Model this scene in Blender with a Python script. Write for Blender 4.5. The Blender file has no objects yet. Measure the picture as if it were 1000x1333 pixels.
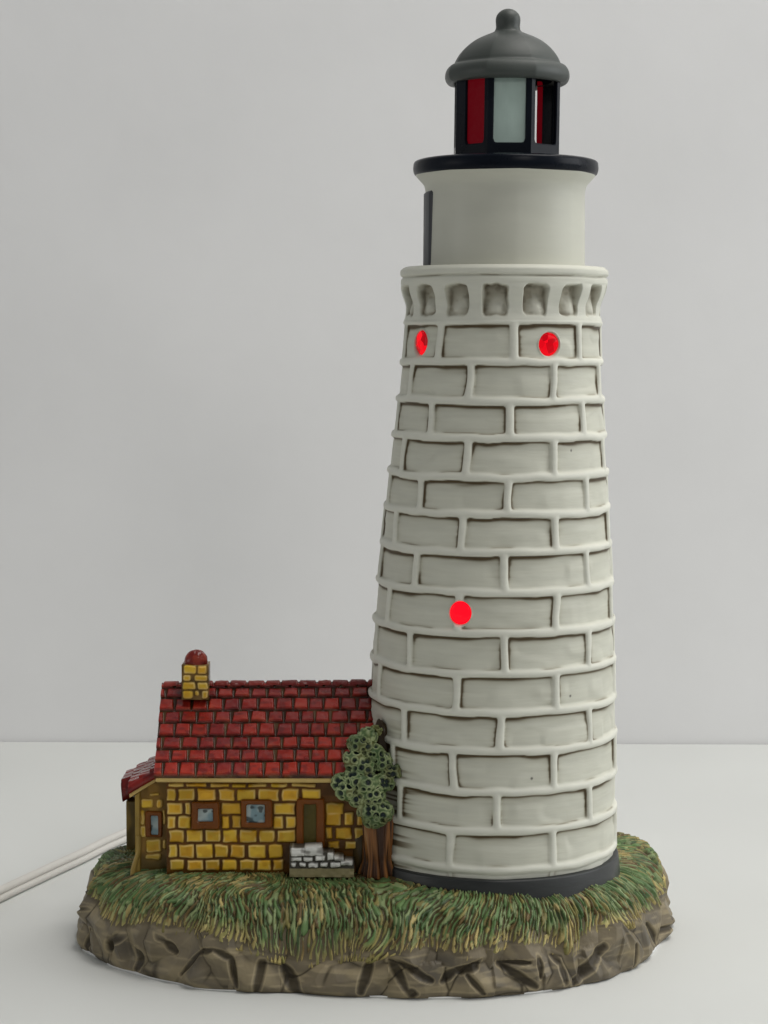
import bpy, math
import numpy as np
from mathutils import Matrix

# ------------------------------------------------------------------ units
# All sizes below are written in "units" of 0.22 mm; S turns them into metres.
S = 0.00022
F = 2700.0                     # focal length in photo pixels (photo is 1000 x 1333)
DIST, EYE = 2700.0, 790.0      # camera distance from the tower axis, height over the table
PITCH, ROLL = math.radians(4.6), math.radians(0.2)
CAMX = -150.0

sc = bpy.context.scene
COL = sc.collection

# ------------------------------------------------------------------ camera
Rm = (Matrix.Rotation(math.radians(90) - PITCH, 4, 'X') @ Matrix.Rotation(ROLL, 4, 'Z'))
cam_d = bpy.data.cameras.new('camera')
cam = bpy.data.objects.new('camera', cam_d)
COL.objects.link(cam)
cam.matrix_world = Matrix.Translation((CAMX * S, -DIST * S, EYE * S)) @ Rm
cam_d.sensor_fit = 'VERTICAL'
cam_d.sensor_height = 24.0
cam_d.lens = 24.0 * F / 1333.0
cam_d.clip_start = 0.01
cam_d.clip_end = 50.0
sc.camera = cam

# ------------------------------------------------------------------ light and exposure
w = bpy.data.worlds.new('World')
sc.world = w
w.use_nodes = True
bg = w.node_tree.nodes['Background']
bg.inputs[0].default_value = (0.93, 0.97, 1.0, 1)
bg.inputs[1].default_value = 0.19


def area_lamp(name, loc, target, sx, sy, watts, col):
    d = bpy.data.lights.new(name, 'AREA')
    d.shape = 'RECTANGLE'
    d.size, d.size_y = sx, sy
    d.energy = watts
    d.color = col
    o = bpy.data.objects.new(name, d)
    COL.objects.link(o)
    o.location = loc
    from mathutils import Vector
    o.rotation_euler = (Vector(target) - Vector(loc)).to_track_quat('-Z', 'Y').to_euler()
    return o


area_lamp('ceiling_lamp', (0.40, -0.02, 1.22), (0.06, 0.06, 0.1), 0.9, 0.6, 10.3, (1.0, 0.97, 0.93))
area_lamp('window_light', (1.25, -0.12, 0.55), (0, 0.1, 0.14), 0.8, 0.8, 7.5, (0.96, 0.98, 1.0))
area_lamp('left_fill', (-1.15, -0.40, 0.26), (0, 0.08, 0.08), 0.5, 0.4, 1.3, (1.0, 0.98, 0.96))  # weak fill added to lift the left side of tower, rock and table
area_lamp('front_fill', (0.42, -1.15, 0.72), (0, 0, 0.15), 0.22, 0.22, 1.7, (1.0, 0.96, 0.92))  # added front fill: lightens the cottage, throws a faint shadow on the wall

vs = sc.view_settings
vs.view_transform = 'Standard'
vs.look = 'None'
vs.exposure = 0.0
vs.gamma = 1.0
vs.use_curve_mapping = False
sc.render.film_transparent = False

# ------------------------------------------------------------------ maths helpers
R3 = np.array(Rm.to_3x3())
CAM = np.array([CAMX, -DIST, EYE])


def ray(x, y):
    d = np.array([(x - 500.0) / F, (666.5 - y) / F, -1.0])
    return R3 @ d


def at(x, y, Y):
    """point of the vertical plane at depth Y that the photo shows at (x, y)"""
    r = ray(x, y)
    return CAM + r * ((Y - CAM[1]) / r[1])


def at_z(x, y, Z):
    r = ray(x, y)
    return CAM + r * ((Z - CAM[2]) / r[2])


def project(P):
    q = (np.asarray(P) - CAM) @ R3
    return 500 + F * q[..., 0] / -q[..., 2], 666.5 - F * q[..., 1] / -q[..., 2]


def sst(a, b, x):
    t = np.clip((x - a) / (b - a), 0, 1)
    return t * t * (3 - 2 * t)


def hash3(ix, iy, iz, seed):
    n = (ix.astype(np.int64) * 374761393 + iy.astype(np.int64) * 668265263 + iz.astype(np.int64) * 2147483647
         + seed * 974634777) & 0xFFFFFFFF
    n = ((n ^ (n >> 13)) * 1274126177) & 0xFFFFFFFF
    n = ((n ^ (n >> 16)) * 2246822519) & 0xFFFFFFFF
    return ((n ^ (n >> 15)) & 0xFFFFFF) / float(0xFFFFFF)


def noise(x, y, z=0.0, seed=0):
    """value noise in [-1, 1]"""
    x, y, z = np.broadcast_arrays(np.asarray(x, float), np.asarray(y, float), np.asarray(z, float))
    ix, iy, iz = np.floor(x), np.floor(y), np.floor(z)
    fx, fy, fz = x - ix, y - iy, z - iz
    fx, fy, fz = [f * f * (3 - 2 * f) for f in (fx, fy, fz)]
    out = 0
    for a in (0, 1):
        for b in (0, 1):
            for c in (0, 1):
                out = out + hash3(ix + a, iy + b, iz + c, seed) * (fx if a else 1 - fx) * (fy if b else 1 - fy) * (fz if c else 1 - fz)
    return out * 2 - 1


def fbm(x, y, z=0.0, seed=0, n=3):
    s, a = 0, 0.5
    for k in range(n):
        s = s + a * noise(np.asarray(x) * 2 ** k, np.asarray(y) * 2 ** k, np.asarray(z) * 2 ** k, seed + k * 17)
        a *= 0.5
    return s


def voronoi(x, y, z=None, seed=0, jit=0.9):
    """F1, F2, cell random, cell centre"""
    x = np.asarray(x, float)
    y = np.asarray(y, float)
    dims = 2 if z is None else 3
    z = np.zeros_like(x) if z is None else np.asarray(z, float)
    ix, iy, iz = np.floor(x), np.floor(y), np.floor(z)
    f1 = np.full(x.shape, 1e9)
    f2 = np.full(x.shape, 1e9)
    cid = np.zeros(x.shape)
    cx = np.zeros(x.shape)
    cy = np.zeros(x.shape)
    for a in (-1, 0, 1):
        for b in (-1, 0, 1):
            for c in ((0,) if dims == 2 else (-1, 0, 1)):
                jx, jy, jz = ix + a, iy + b, iz + c
                px = jx + 0.5 + jit * (hash3(jx, jy, jz, seed) - 0.5)
                py = jy + 0.5 + jit * (hash3(jx, jy, jz, seed + 1) - 0.5)
                pz = jz + 0.5 + jit * (hash3(jx, jy, jz, seed + 2) - 0.5) if dims == 3 else 0 * jz
                d = np.sqrt((x - px) ** 2 + (y - py) ** 2 + ((z - pz) ** 2 if dims == 3 else 0))
                m = d < f1
                f2 = np.where(m, f1, np.minimum(f2, d))
                cid = np.where(m, hash3(jx, jy, jz, seed + 5), cid)
                cx = np.where(m, px, cx)
                cy = np.where(m, py, cy)
                f1 = np.where(m, d, f1)
    return f1, f2, cid, cx, cy


def rects(u, v, R, rad=3.0):
    """signed distance into the nearest of the rounded rectangles R (positive inside), and its index"""
    best = np.full(np.shape(u), -1e9)
    idx = np.zeros(np.shape(u), int)
    for i, (a, b, c, d) in enumerate(R):
        qx = np.abs(u - (a + b) / 2) - (b - a) / 2 + rad
        qy = np.abs(v - (c + d) / 2) - (d - c) / 2 + rad
        sd = -(np.sqrt(np.maximum(qx, 0) ** 2 + np.maximum(qy, 0) ** 2) + np.minimum(np.maximum(qx, qy), 0) - rad)
        m = sd > best
        best = np.where(m, sd, best)
        idx = np.where(m, i, idx)
    return best, idx


def rgb(*c):
    return np.array(c, float)


def mix(a, b, t):
    t = np.asarray(t)[..., None]
    return a * (1 - t) + b * t


# ------------------------------------------------------------------ object helpers
def new_obj(name, V, faces, mat, parent=None, col=None, smooth=True):
    V = np.asarray(V, float).reshape(-1, 3) * S
    me = bpy.data.meshes.new(name)
    if isinstance(faces, np.ndarray):
        n, k = faces.shape
        me.vertices.add(len(V))
        me.vertices.foreach_set('co', V.astype(np.float32).ravel())
        me.loops.add(n * k)
        me.loops.foreach_set('vertex_index', faces.astype(np.int32).ravel())
        me.polygons.add(n)
        me.polygons.foreach_set('loop_start', (np.arange(n) * k).astype(np.int32))
        me.update(calc_edges=True)
        me.validate()
    else:
        me.from_pydata([tuple(v) for v in V], [], [tuple(f) for f in faces])
        me.validate()
    if col is not None:
        ca = me.attributes.new('paint', 'FLOAT_COLOR', 'POINT')
        c4 = np.ones((len(V), 4), np.float32)
        c4[:, :3] = np.asarray(col).reshape(-1, 3)
        ca.data.foreach_set('color', c4.ravel())
    me.polygons.foreach_set('use_smooth', np.full(len(me.polygons), smooth))
    me.materials.append(mat)
    o = bpy.data.objects.new(name, me)
    COL.objects.link(o)
    if parent is not None:
        o.parent = parent
    return o


def grid_faces(nu, nv, wrap_u=False, flip=False):
    i = np.arange(nu if wrap_u else nu - 1)
    j = np.arange(nv - 1)
    I, J = np.meshgrid(i, j, indexing='ij')
    I2 = (I + 1) % nu
    f = np.stack([I * nv + J, I2 * nv + J, I2 * nv + J + 1, I * nv + J + 1], -1).reshape(-1, 4)
    return f[:, ::-1].copy() if flip else f


def bevel(o, width, seg=3, angle=40):
    m = o.modifiers.new('bevel', 'BEVEL')
    m.width = width * S
    m.segments = seg
    m.limit_method = 'ANGLE'
    m.angle_limit = math.radians(angle)
    return o


def sock(nt, a, b):
    nt.links.new(a, b)


def paint_mat(name, base=None, rough=0.5, coat=0.0, var=0.12, vscale=60.0, bump=0.15, bscale=220.0, stretch=(1, 1, 1), spec=0.25, rvar=0.1):
    """painted ceramic: base colour (or the painted pattern) with brushy variation, small bumps, uneven gloss"""
    m = bpy.data.materials.new(name)
    m.use_nodes = True
    nt = m.node_tree
    b = nt.nodes['Principled BSDF']
    tc = nt.nodes.new('ShaderNodeTexCoord')
    mp = nt.nodes.new('ShaderNodeMapping')
    mp.inputs['Scale'].default_value = stretch
    sock(nt, tc.outputs['Object'], mp.inputs['Vector'])
    n1 = nt.nodes.new('ShaderNodeTexNoise')
    n1.inputs['Scale'].default_value = vscale
    n1.inputs['Detail'].default_value = 6
    sock(nt, mp.outputs[0], n1.inputs['Vector'])
    mr = nt.nodes.new('ShaderNodeMapRange')
    mr.inputs['From Min'].default_value = 0.25
    mr.inputs['From Max'].default_value = 0.75
    mr.inputs['To Min'].default_value = 1 - var
    mr.inputs['To Max'].default_value = 1 + var
    sock(nt, n1.outputs['Fac'], mr.inputs['Value'])
    vm = nt.nodes.new('ShaderNodeVectorMath')
    vm.operation = 'SCALE'
    if base is None:
        at_ = nt.nodes.new('ShaderNodeAttribute')
        at_.attribute_name = 'paint'
        sock(nt, at_.outputs['Color'], vm.inputs[0])
    else:
        vm.inputs[0].default_value = base
    sock(nt, mr.outputs[0], vm.inputs['Scale'])
    sock(nt, vm.outputs[0], b.inputs['Base Color'])
    n2 = nt.nodes.new('ShaderNodeTexNoise')
    n2.inputs['Scale'].default_value = bscale
    n2.inputs['Detail'].default_value = 5
    sock(nt, mp.outputs[0], n2.inputs['Vector'])
    bp = nt.nodes.new('ShaderNodeBump')
    bp.inputs['Strength'].default_value = bump
    bp.inputs['Distance'].default_value = 0.0006
    sock(nt, n2.outputs['Fac'], bp.inputs['Height'])
    sock(nt, bp.outputs[0], b.inputs['Normal'])
    mr2 = nt.nodes.new('ShaderNodeMapRange')
    mr2.inputs['From Min'].default_value = 0.3
    mr2.inputs['From Max'].default_value = 0.7
    mr2.inputs['To Min'].default_value = max(0.02, rough - rvar)
    mr2.inputs['To Max'].default_value = min(1, rough + rvar)
    sock(nt, n1.outputs['Fac'], mr2.inputs['Value'])
    sock(nt, mr2.outputs[0], b.inputs['Roughness'])
    b.inputs['Specular IOR Level'].default_value = spec
    b.inputs['Coat Weight'].default_value = coat
    b.inputs['Coat Roughness'].default_value = 0.12
    return m


def glow_mat(name, col, strength, rough=0.2, facets=0.0):
    m = bpy.data.materials.new(name)
    m.use_nodes = True
    nt = m.node_tree
    b = nt.nodes['Principled BSDF']
    b.inputs['Base Color'].default_value = (0.03, 0.0, 0.001, 1)
    b.inputs['Roughness'].default_value = rough
    b.inputs['Specular IOR Level'].default_value = 0.08
    b.inputs['Emission Color'].default_value = (*col, 1)
    b.inputs['Emission Strength'].default_value = strength
    tc = nt.nodes.new('ShaderNodeTexCoord')
    vn = nt.nodes.new('ShaderNodeTexVoronoi')
    vn.inputs['Scale'].default_value = 420
    sock(nt, tc.outputs['Object'], vn.inputs['Vector'])
    bp = nt.nodes.new('ShaderNodeBump')
    bp.inputs['Strength'].default_value = 0.4
    bp.inputs['Distance'].default_value = 0.0006
    sock(nt, vn.outputs['Distance'], bp.inputs['Height'])
    sock(nt, bp.outputs[0], b.inputs['Normal'])
    if facets:
        mr = nt.nodes.new('ShaderNodeMapRange')
        mr.inputs['To Min'].default_value = strength * (1 - facets)
        mr.inputs['To Max'].default_value = strength * 1.15
        sock(nt, vn.outputs['Color'], mr.inputs['Value'])
        sock(nt, mr.outputs[0], b.inputs['Emission Strength'])
    return m


M_white = paint_mat('white_matt_paint', None, 0.55, 0, 0.06, 70, 0.10, 260, (1, 1, 6), 0.3)
M_cream = paint_mat('smooth_white_paint', (0.52, 0.52, 0.445), 0.5, 0, 0.05, 40, 0.05, 200, (1, 1, 4), 0.4)
M_black = paint_mat('black_gloss_paint', (0.0045, 0.0065, 0.011), 0.3, 0.0, 0.3, 60, 0.15, 160, spec=0.10)
M_skirt = paint_mat('black_matt_paint', (0.022, 0.024, 0.024), 0.42, 0, 0.3, 60, 0.2, 160, (1, 1, 4), spec=0.4)
M_grey = paint_mat('grey_dome_paint', (0.054, 0.062, 0.056), 0.48, 0.0, 0.16, 50, 0.08, 200, spec=0.35)
M_door = paint_mat('dark_door_paint', (0.045, 0.047, 0.052), 0.4, 0, 0.2, 60, 0.1)
M_rock = paint_mat('painted_rock', None, 0.5, 0.0, 0.25, 90, 0.35, 240, spec=0.2)
M_grass = paint_mat('painted_grass', None, 0.42, 0.0, 0.25, 140, 0.3, 300, spec=0.25)
M_brick = paint_mat('yellow_brick_glaze', None, 0.36, 0.0, 0.16, 110, 0.2, 260, spec=0.22)
M_tile = paint_mat('red_tile_glaze', None, 0.27, 0.12, 0.2, 120, 0.05, 140, spec=0.3)
M_frame = paint_mat('brown_wood_paint', (0.165, 0.048, 0.004), 0.35, 0.0, 0.25, 120, 0.25, 240)
M_pane = paint_mat('pale_blue_pane', None, 0.35, 0.1, 0.15, 200, 0.15, 260)
M_olive = paint_mat('olive_door_paint', (0.085, 0.066, 0.010), 0.4, 0.0, 0.4, 90, 0.2, 240, (1, 1, 0.4))
M_crown = paint_mat('painted_leaves', None, 0.4, 0.1, 0.2, 150, 0.2, 300)
M_bark = paint_mat('painted_bark', None, 0.4, 0.1, 0.25, 120, 0.3, 260, (1, 1, 0.4))
M_stone = paint_mat('white_stone_paint', None, 0.5, 0.0, 0.12, 120, 0.3, 260)
M_bisque = paint_mat('bare_white_ceramic', (0.7, 0.7, 0.68), 0.6)
M_cord = paint_mat('white_cord_plastic', (0.58, 0.56, 0.52), 0.45, 0, 0.06, 40, 0.05)
M_glow = glow_mat('lit_red_lens', (1.0, 0.004, 0.016), 1.15)
M_glow2 = glow_mat('lit_red_faceted_lens', (0.95, 0.003, 0.012), 1.0, 0.15, 0.75)
M_redpane = glow_mat('lit_red_pane', (0.095, 0.0002, 0.003), 0.8, 0.5)

# ------------------------------------------------------------------ setting: table and wall
M_wall = paint_mat('painted_wall', (0.757, 0.755, 0.752), 0.75, 0, 0.04, 11, 0.25, 70, spec=0.2)
M_table = paint_mat('white_table', (0.625, 0.635, 0.612), 0.55, 0, 0.03, 9, 0.08, 90, spec=0.3)
WALL_Y = at_z(500, 967, 0)[1]
V = [(-5000, -1700, 0), (5000, -1700, 0), (5000, WALL_Y + 3, 0), (-5000, WALL_Y + 3, 0),
     (-5000, -1700, -120), (5000, -1700, -120), (5000, WALL_Y + 3, -120), (-5000, WALL_Y + 3, -120)]
Fc = [(0, 1, 2, 3), (7, 6, 5, 4), (0, 4, 5, 1), (1, 5, 6, 2), (2, 6, 7, 3), (3, 7, 4, 0)]
table = new_obj('tabletop', V, Fc, M_table, smooth=False)
table['kind'] = 'structure'
bevel(table, 7, 4)
V = [(-6000, WALL_Y + 6, -4000), (6000, WALL_Y + 6, -4000), (6000, WALL_Y + 6, 6000), (-6000, WALL_Y + 6, 6000),
     (-6000, WALL_Y + 200, -4000), (6000, WALL_Y + 200, -4000), (6000, WALL_Y + 200, 6000), (-6000, WALL_Y + 200, 6000)]
wall = new_obj('wall', V, [(0, 1, 2, 3), (7, 6, 5, 4), (0, 4, 5, 1), (1, 5, 6, 2), (2, 6, 7, 3), (3, 7, 4, 0)], M_wall, smooth=False)
wall['kind'] = 'structure'

# ------------------------------------------------------------------ the figurine
root = bpy.data.objects.new('lighthouse_figurine', None)
COL.objects.link(root)
root['label'] = 'lit ceramic lighthouse figurine with yellow cottage and small tree on a grassy rock base'
root['category'] = 'figurine'

# axis of the hand-made tower wanders a little with height
AX_Z = np.array([0, 130, 340, 440, 580, 725, 885, 1000, 1230])
AX_X = np.array([-8, -7.5, -7, -6, -3, 0.5, 4.5, 5, 7])


def axis_x(Z):
    return np.interp(Z, AX_Z, AX_X)


def zf(y, R):
    return at(650, y, -R)[2]


# ---- tower body: one displaced surface
ROW_Y = [1134, 1083, 1032, 980, 929, 878, 826, 772, 720, 670, 622, 571, 522, 471.5, 417]
RP_Z = np.array([100, 130, 280, 356, 398, 440, 493, 531, 580, 630, 679, 725, 810, 900])
RP_R = np.array([167, 166.5, 165, 162.5, 161, 159, 155.5, 152, 148, 144.5, 140, 135.5, 129, 127])
ROW_Z = np.array([zf(y, float(np.interp(1240 - y, RP_Z, RP_R))) for y in ROW_Y])
ROW_V = [[585, 722, 804], [519, 648, 770], [589, 724, 803], [525, 508 + 145, 770], [492, 593, 726, 802],
         [532, 658, 769], [504, 595, 726, 798], [540, 658, 767], [513, 601, 725, 794], [546, 663, 766],
         [523, 608, 724, 788], [560, 665, 761], [533, 611, 722, 782], [570, 670, 755]]
rng = np.random.default_rng(7)


def angle_at(x, zc, R):
    """angle round the tower (0 = front) of the point at height zc that the photo shows at column x"""
    a = 0.0
    for _ in range(8):
        yy = 667 - (zc - 573)
        X = at(x, yy, -R * math.cos(a))[0]
        a = math.asin(max(-0.985, min(0.985, (X - axis_x(zc)) / R)))
    return a


def row_angles(k):
    zc = 0.5 * (ROW_Z[k] + ROW_Z[k + 1])
    R = np.interp(zc, RP_Z, RP_R)
    a = [math.degrees(angle_at(x, zc, R)) for x in ROW_V[k]]
    out = list(a)
    x = a[-1] + 46 + rng.uniform(-3, 3)
    while x < a[0] + 360 - 30:
        out.append(x)
        x += 47 + rng.uniform(-3, 3)
    return np.radians(np.array(out))


Z_rim_top = zf(345, 134)
Z_groove = zf(357.5, 134)
Z_band = zf(368, 133)
Z_open = zf(412, 127)
TOP_ROW = ROW_Z[-1]
CORB = np.radians(3.7)

phi_f = np.radians(np.linspace(-105, 105, 860))
phi_b = np.radians(np.linspace(105, 255, 150)[1:-1])
PHI = np.concatenate([phi_f, phi_b])
z0 = ROW_Z[0] - 14
ZZ = np.linspace(z0, Z_rim_top + 0.5, 620)
P, Z = np.meshgrid(PHI, ZZ, indexing='ij')
Rb = np.interp(Z, RP_Z, RP_R)
# smooth profile kinks
Rs = np.array([np.interp(ZZ + d, RP_Z, RP_R) for d in np.linspace(-25, 25, 11)]).mean(0)
Rb = np.broadcast_to(Rs[None, :], P.shape).copy()
arc = P * Rb
wobz = 1.5 * noise(arc / 60, Z / 40, 0, 3) + 1.0 * noise(arc / 22, Z / 25, 0, 4)
wobx = 2.0 * noise(arc / 45, Z / 30, 0, 5)
Zw = Z + wobz
dh = np.full(P.shape, 1e9)
above = np.zeros(P.shape)            # distance below the line overhead
for zl in ROW_Z:
    dh = np.minimum(dh, np.abs(Zw - zl))
rowi = np.clip(np.searchsorted(ROW_Z, Zw.ravel()).reshape(P.shape) - 1, 0, 13)
dtop = ROW_Z[np.clip(rowi + 1, 0, 14)] - Zw
dbot = Zw - ROW_Z[rowi]
dv = np.full(P.shape, 1e9)
dl = np.full(P.shape, 1e9)           # distance right of the joint on the left
dr = np.full(P.shape, 1e9)
for k in range(14):
    m = rowi == k
    ang = row_angles(k)
    pm = P[m]
    rm = Rb[m]
    best = np.full(pm.shape, 1e9)
    bl = np.full(pm.shape, 1e9)
    br = np.full(pm.shape, 1e9)
    for a in ang:
        d = ((pm - a + np.pi) % (2 * np.pi) - np.pi) * rm + wobx[m]
        best = np.minimum(best, np.abs(d))
        bl = np.where(d > 0, np.minimum(bl, d), bl)
        br = np.where(d < 0, np.minimum(br, -d), br)
    dv[m] = best
    dl[m] = bl
    dr[m] = br
inrow = (Zw < TOP_ROW) & (Zw > ROW_Z[0])
dv = np.where(inrow, dv, 1e9)
hw = 4.3 + 0.6 * noise(arc / 30, Z / 30, 0, 11)
# the joint bands are raised, the block faces sunk between them
dd = -np.log(np.exp(-np.minimum(dh, 40) / 1.6) + np.exp(-np.minimum(dv, 40) / 1.6)) * 1.6
ridge = 1 - sst(hw - 1.2, hw + 3.0, dd)
panel = 1 - ridge
fade = 0.55 + 0.45 * sst(-0.35, 0.25, noise(arc / 38, Z / 30, 0, 15))
disp = -4.0 * panel * (1 - (1 - fade) * sst(8, 26, dtop)) - 1.3 * (np.minimum(dd, hw) / hw) ** 2
disp += panel * (0.25 * noise(arc / 14, Z / 10, 0, 21) + 0.45 * noise(arc / 40, Z / 25, 0, 22))
# brown wash brushed into the sunk edges
br1 = noise(arc / 26, Z / 5, 0, 31)
br2 = noise(arc / 55, Z / 4, 0, 32)
edge_t = np.exp(-np.maximum(dtop - hw - 2.2, 0) / (2.2 + 1.0 * br1)) * (dtop > hw - 2)
edge_b = np.exp(-np.maximum(dbot - hw - 1.2, 0) / 1.5) * (dbot > hw - 1.5)
edge_l = np.exp(-np.maximum(dl - hw - 1.6, 0) / (2.2 + 0.9 * br1)) * (dl > hw - 1.5)
edge_r = np.exp(-np.maximum(dr - hw - 1.4, 0) / (1.7 + 0.6 * br2)) * (dr > hw - 1.5)
patch = sst(-0.55, 0.35, noise(arc / 50, Z / 45, 0, 41))
patch2 = sst(-0.2, 0.5, noise(arc / 34, Z / 40, 0, 42))
wash = np.clip(0.95 * edge_t * (0.45 + 0.55 * patch) + 0.35 * edge_b * patch2 + 0.72 * edge_l * (0.25 + 0.75 * patch2) + 0.6 * edge_r * patch, 0, 1) * sst(0.2, 0.75, panel)
brush = sst(0.05, 0.8, noise(arc / 60, Z / 2.2, 0, 51)) * np.exp(-np.minimum(np.minimum(dl, dr), 60) / 22)
wash = np.clip(wash * 2.0, 0, 1)
wash += 0.16 * brush * panel * inrow
wash += 0.05 * panel * inrow * (0.6 + 1.5 * fbm(arc / 45, Z / 2.6, 0, 61))
# heavier wash low on the left where block faces run into the tree
wash += 0.85 * sst(-0.52, -0.95, P) * sst(390, 170, Z) * panel * sst(-0.3, 0.6, noise(arc / 70, Z / 2.6, 0, 71))

# corbel table under the rim
cz = (Z > TOP_ROW) & (Z < Z_band + 2)
t_c = np.clip((Z - TOP_ROW) / (Z_band - TOP_ROW), 0, 1)
per = np.radians(22.5)
pc = ((P - CORB + per / 2) % per) - per / 2          # 0 on a post
x_open = (per / 2 - np.abs(pc)) * 128                # 0 in the middle of an opening
ow = 17.2 - 2.5 * sst(0.75, 1.0, t_c)
zo0, zo1 = Z_open + 1, Z_band - 1
sd, _ = rects(np.where(pc > 0, 1, -1) * x_open + 1.2 * noise(arc / 9, Z / 12, 0, 81), Z + 1.5 * noise(arc / 8, Z / 9, 0, 82),
              [(-16.4, 16.4, zo0, zo1)], 6.0)
hole = sst(-0.6, 2.6, sd) * cz
post = np.where(cz, 126.0 + 7.0 * sst(0.35, 0.95, t_c) + 1.8 * sst(0.2, 0.0, t_c), 0)
lump = np.exp(-((x_open * np.where(pc > 0, 1, -1) + 2) / 11.0) ** 2 - ((t_c - 0.36) / 0.26) ** 2)
deep = -(4 + 9.5 * sst(0.1, 0.9, t_c)) * hole + hole * (5.0 * lump + 0.7 * noise(arc / 8, Z / 8, 0, 83) + 0.3 * noise(arc / 4, Z / 4, 0, 84))
Rtow = Rb + disp
Rtow = np.where(cz, np.maximum(post, 0) + deep + 0.5 * noise(arc / 14, Z / 10, 0, 85), Rtow)
bandz = Z >= Z_band + 2
rimp = 133.5 - 2.6 * np.exp(-((Z - Z_groove + 0.8 * noise(arc / 40, 0, 0, 86)) / 1.3) ** 2) + 1.0 * sst(Z_groove, Z_groove + 4, Z)
rimp -= 4 * sst(Z_rim_top - 5, Z_rim_top + 1, Z) ** 2
rimp += 0.5 * noise(arc / 30, Z / 12, 0, 87)
Rtow = np.where(bandz, rimp, Rtow)
Rtow = np.where(Z > TOP_ROW, Rtow, Rtow)
# soft blend round the first joint line under the corbels
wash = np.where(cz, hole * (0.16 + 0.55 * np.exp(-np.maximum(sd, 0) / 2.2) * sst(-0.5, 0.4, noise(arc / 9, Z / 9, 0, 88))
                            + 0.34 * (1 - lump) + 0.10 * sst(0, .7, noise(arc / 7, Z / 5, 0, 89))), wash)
wash = np.where(bandz, 0.55 * np.exp(-((Z - Z_groove + 0.8 * noise(arc / 40, 0, 0, 86)) / 1.2) ** 2) * (0.4 + 0.6 * sst(-0.5, 0.5, noise(arc / 25, 0, 0, 90)))
                + 0.02, wash)
# three round light holes: sink a socket in the surface
HOLES = [(543, 446, 131, 15.5), (718, 448, 131, 14.5), (597, 799, 160, 14.5)]
hole_info = []
for hx, hy, hr, rad in HOLES:
    zc = 1240 - hy
    for _ in range(4):
        a = angle_at(hx, zc, hr)
        zc = at(hx, hy, -hr * math.cos(a))[2]
    hole_info.append((a, zc, hr, rad))
    dx = ((P - a + np.pi) % (2 * np.pi) - np.pi) * hr
    d = np.sqrt(dx ** 2 + (Z - zc) ** 2)
    k = 1 - sst(rad - 1.0, rad + 1.5, d)
    lip = 1 - sst(rad + 0.5, rad + 3.0, d)
    base_r = np.interp(zc, RP_Z, RP_R) - 3.0
    Rtow = Rtow * (1 - lip) + base_r * lip
    Rtow = Rtow - 9 * k
    wash = np.where(d < rad + 3, 0.25 * wash, wash)
white = rgb(0.56, 0.56, 0.475)
ridgec = rgb(0.63, 0.63, 0.55)
brown = rgb(0.075, 0.052, 0.024)
colr = mix(ridgec, white, np.where(inrow, panel, 0.35))
wash = np.clip(wash, 0, 0.96)
colr = mix(colr, rgb(0.26, 0.225, 0.14), np.clip(wash * 1.2, 0, 1) * 0.8)
colr = mix(colr, brown, np.clip((wash - 0.3) / 0.6, 0, 1))
for a, zc, hr, rad in hole_info:
    dx = ((P - a + np.pi) % (2 * np.pi) - np.pi) * hr
    d = np.sqrt(dx ** 2 + (Z - zc) ** 2)
    colr = mix(colr, rgb(0.30, 0.27, 0.2), 0.8 * (1 - sst(rad - 2, rad + 0.5, d)))
# small dark firing specks
for sx, sy in ((757, 587), (690, 1011), (741, 905)):
    zc = 1240 - sy
    a = angle_at(sx, zc, 155)
    zc = at(sx, sy, -150 * math.cos(a))[2]
    d = np.sqrt((((P - a + np.pi) % (2 * np.pi) - np.pi) * 150) ** 2 + (Z - zc) ** 2)
    colr = mix(colr, rgb(0.04, 0.03, 0.03), 0.8 * (1 - sst(0.9, 2.2, d)))
X = Rtow * np.sin(P) + axis_x(Z)
Y = -Rtow * np.cos(P)
nP, nZ = P.shape
Vt = np.stack([X, Y, Z], -1)
# top annulus of the rim, and inward lip at the bottom
ringin = np.stack([98 * np.sin(PHI) + axis_x(Z_rim_top), -98 * np.cos(PHI), np.full(nP, Z_rim_top + 1.5)], -1)
ringmid = np.stack([129 * np.sin(PHI) + axis_x(Z_rim_top), -129 * np.cos(PHI), np.full(nP, Z_rim_top + 1.5)], -1)
lipb = np.stack([158 * np.sin(PHI) + axis_x(z0), -158 * np.cos(PHI), np.full(nP, z0 - 1)], -1)
Vt = np.concatenate([lipb[:, None], Vt, ringmid[:, None], ringin[:, None]], 1)
cw = np.broadcast_to(white, (nP, 1, 3))
Ct = np.concatenate([cw, colr, cw, cw], 1)
tower = new_obj('tower', Vt, grid_faces(nP, nZ + 3, True), M_white, root, Ct)


def lathe(name, prof, mat, parent, n=160, octo=0.0, rot=0.0, col=None, ov=None):
    """turned (or softly eight-sided) piece round the tower axis; prof = [(R, Z)]"""
    prof = np.array(prof, float)
    ph = np.linspace(0, 2 * np.pi, n, endpoint=False)
    k = ((ph - rot) % (np.pi / 4)) - np.pi / 8
    oc = np.cos(np.pi / 8) / np.cos(k)
    oc = 1 / (1 + (1 / oc - 1) * 1.0)
    Pp, Rr = np.meshgrid(ph, prof[:, 0], indexing='ij')
    Zr = np.broadcast_to(prof[:, 1][None], Pp.shape)
    o_amt = np.broadcast_to(np.asarray(octo, float), prof[:, 0].shape)[None]
    Rr = Rr * (1 - o_amt + o_amt * oc[:, None])
    Vv = np.stack([Rr * np.sin(Pp) + axis_x(Zr), -Rr * np.cos(Pp), Zr], -1)
    return new_obj(name, Vv, grid_faces(n, len(prof), True), mat, parent, smooth=True)


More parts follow.
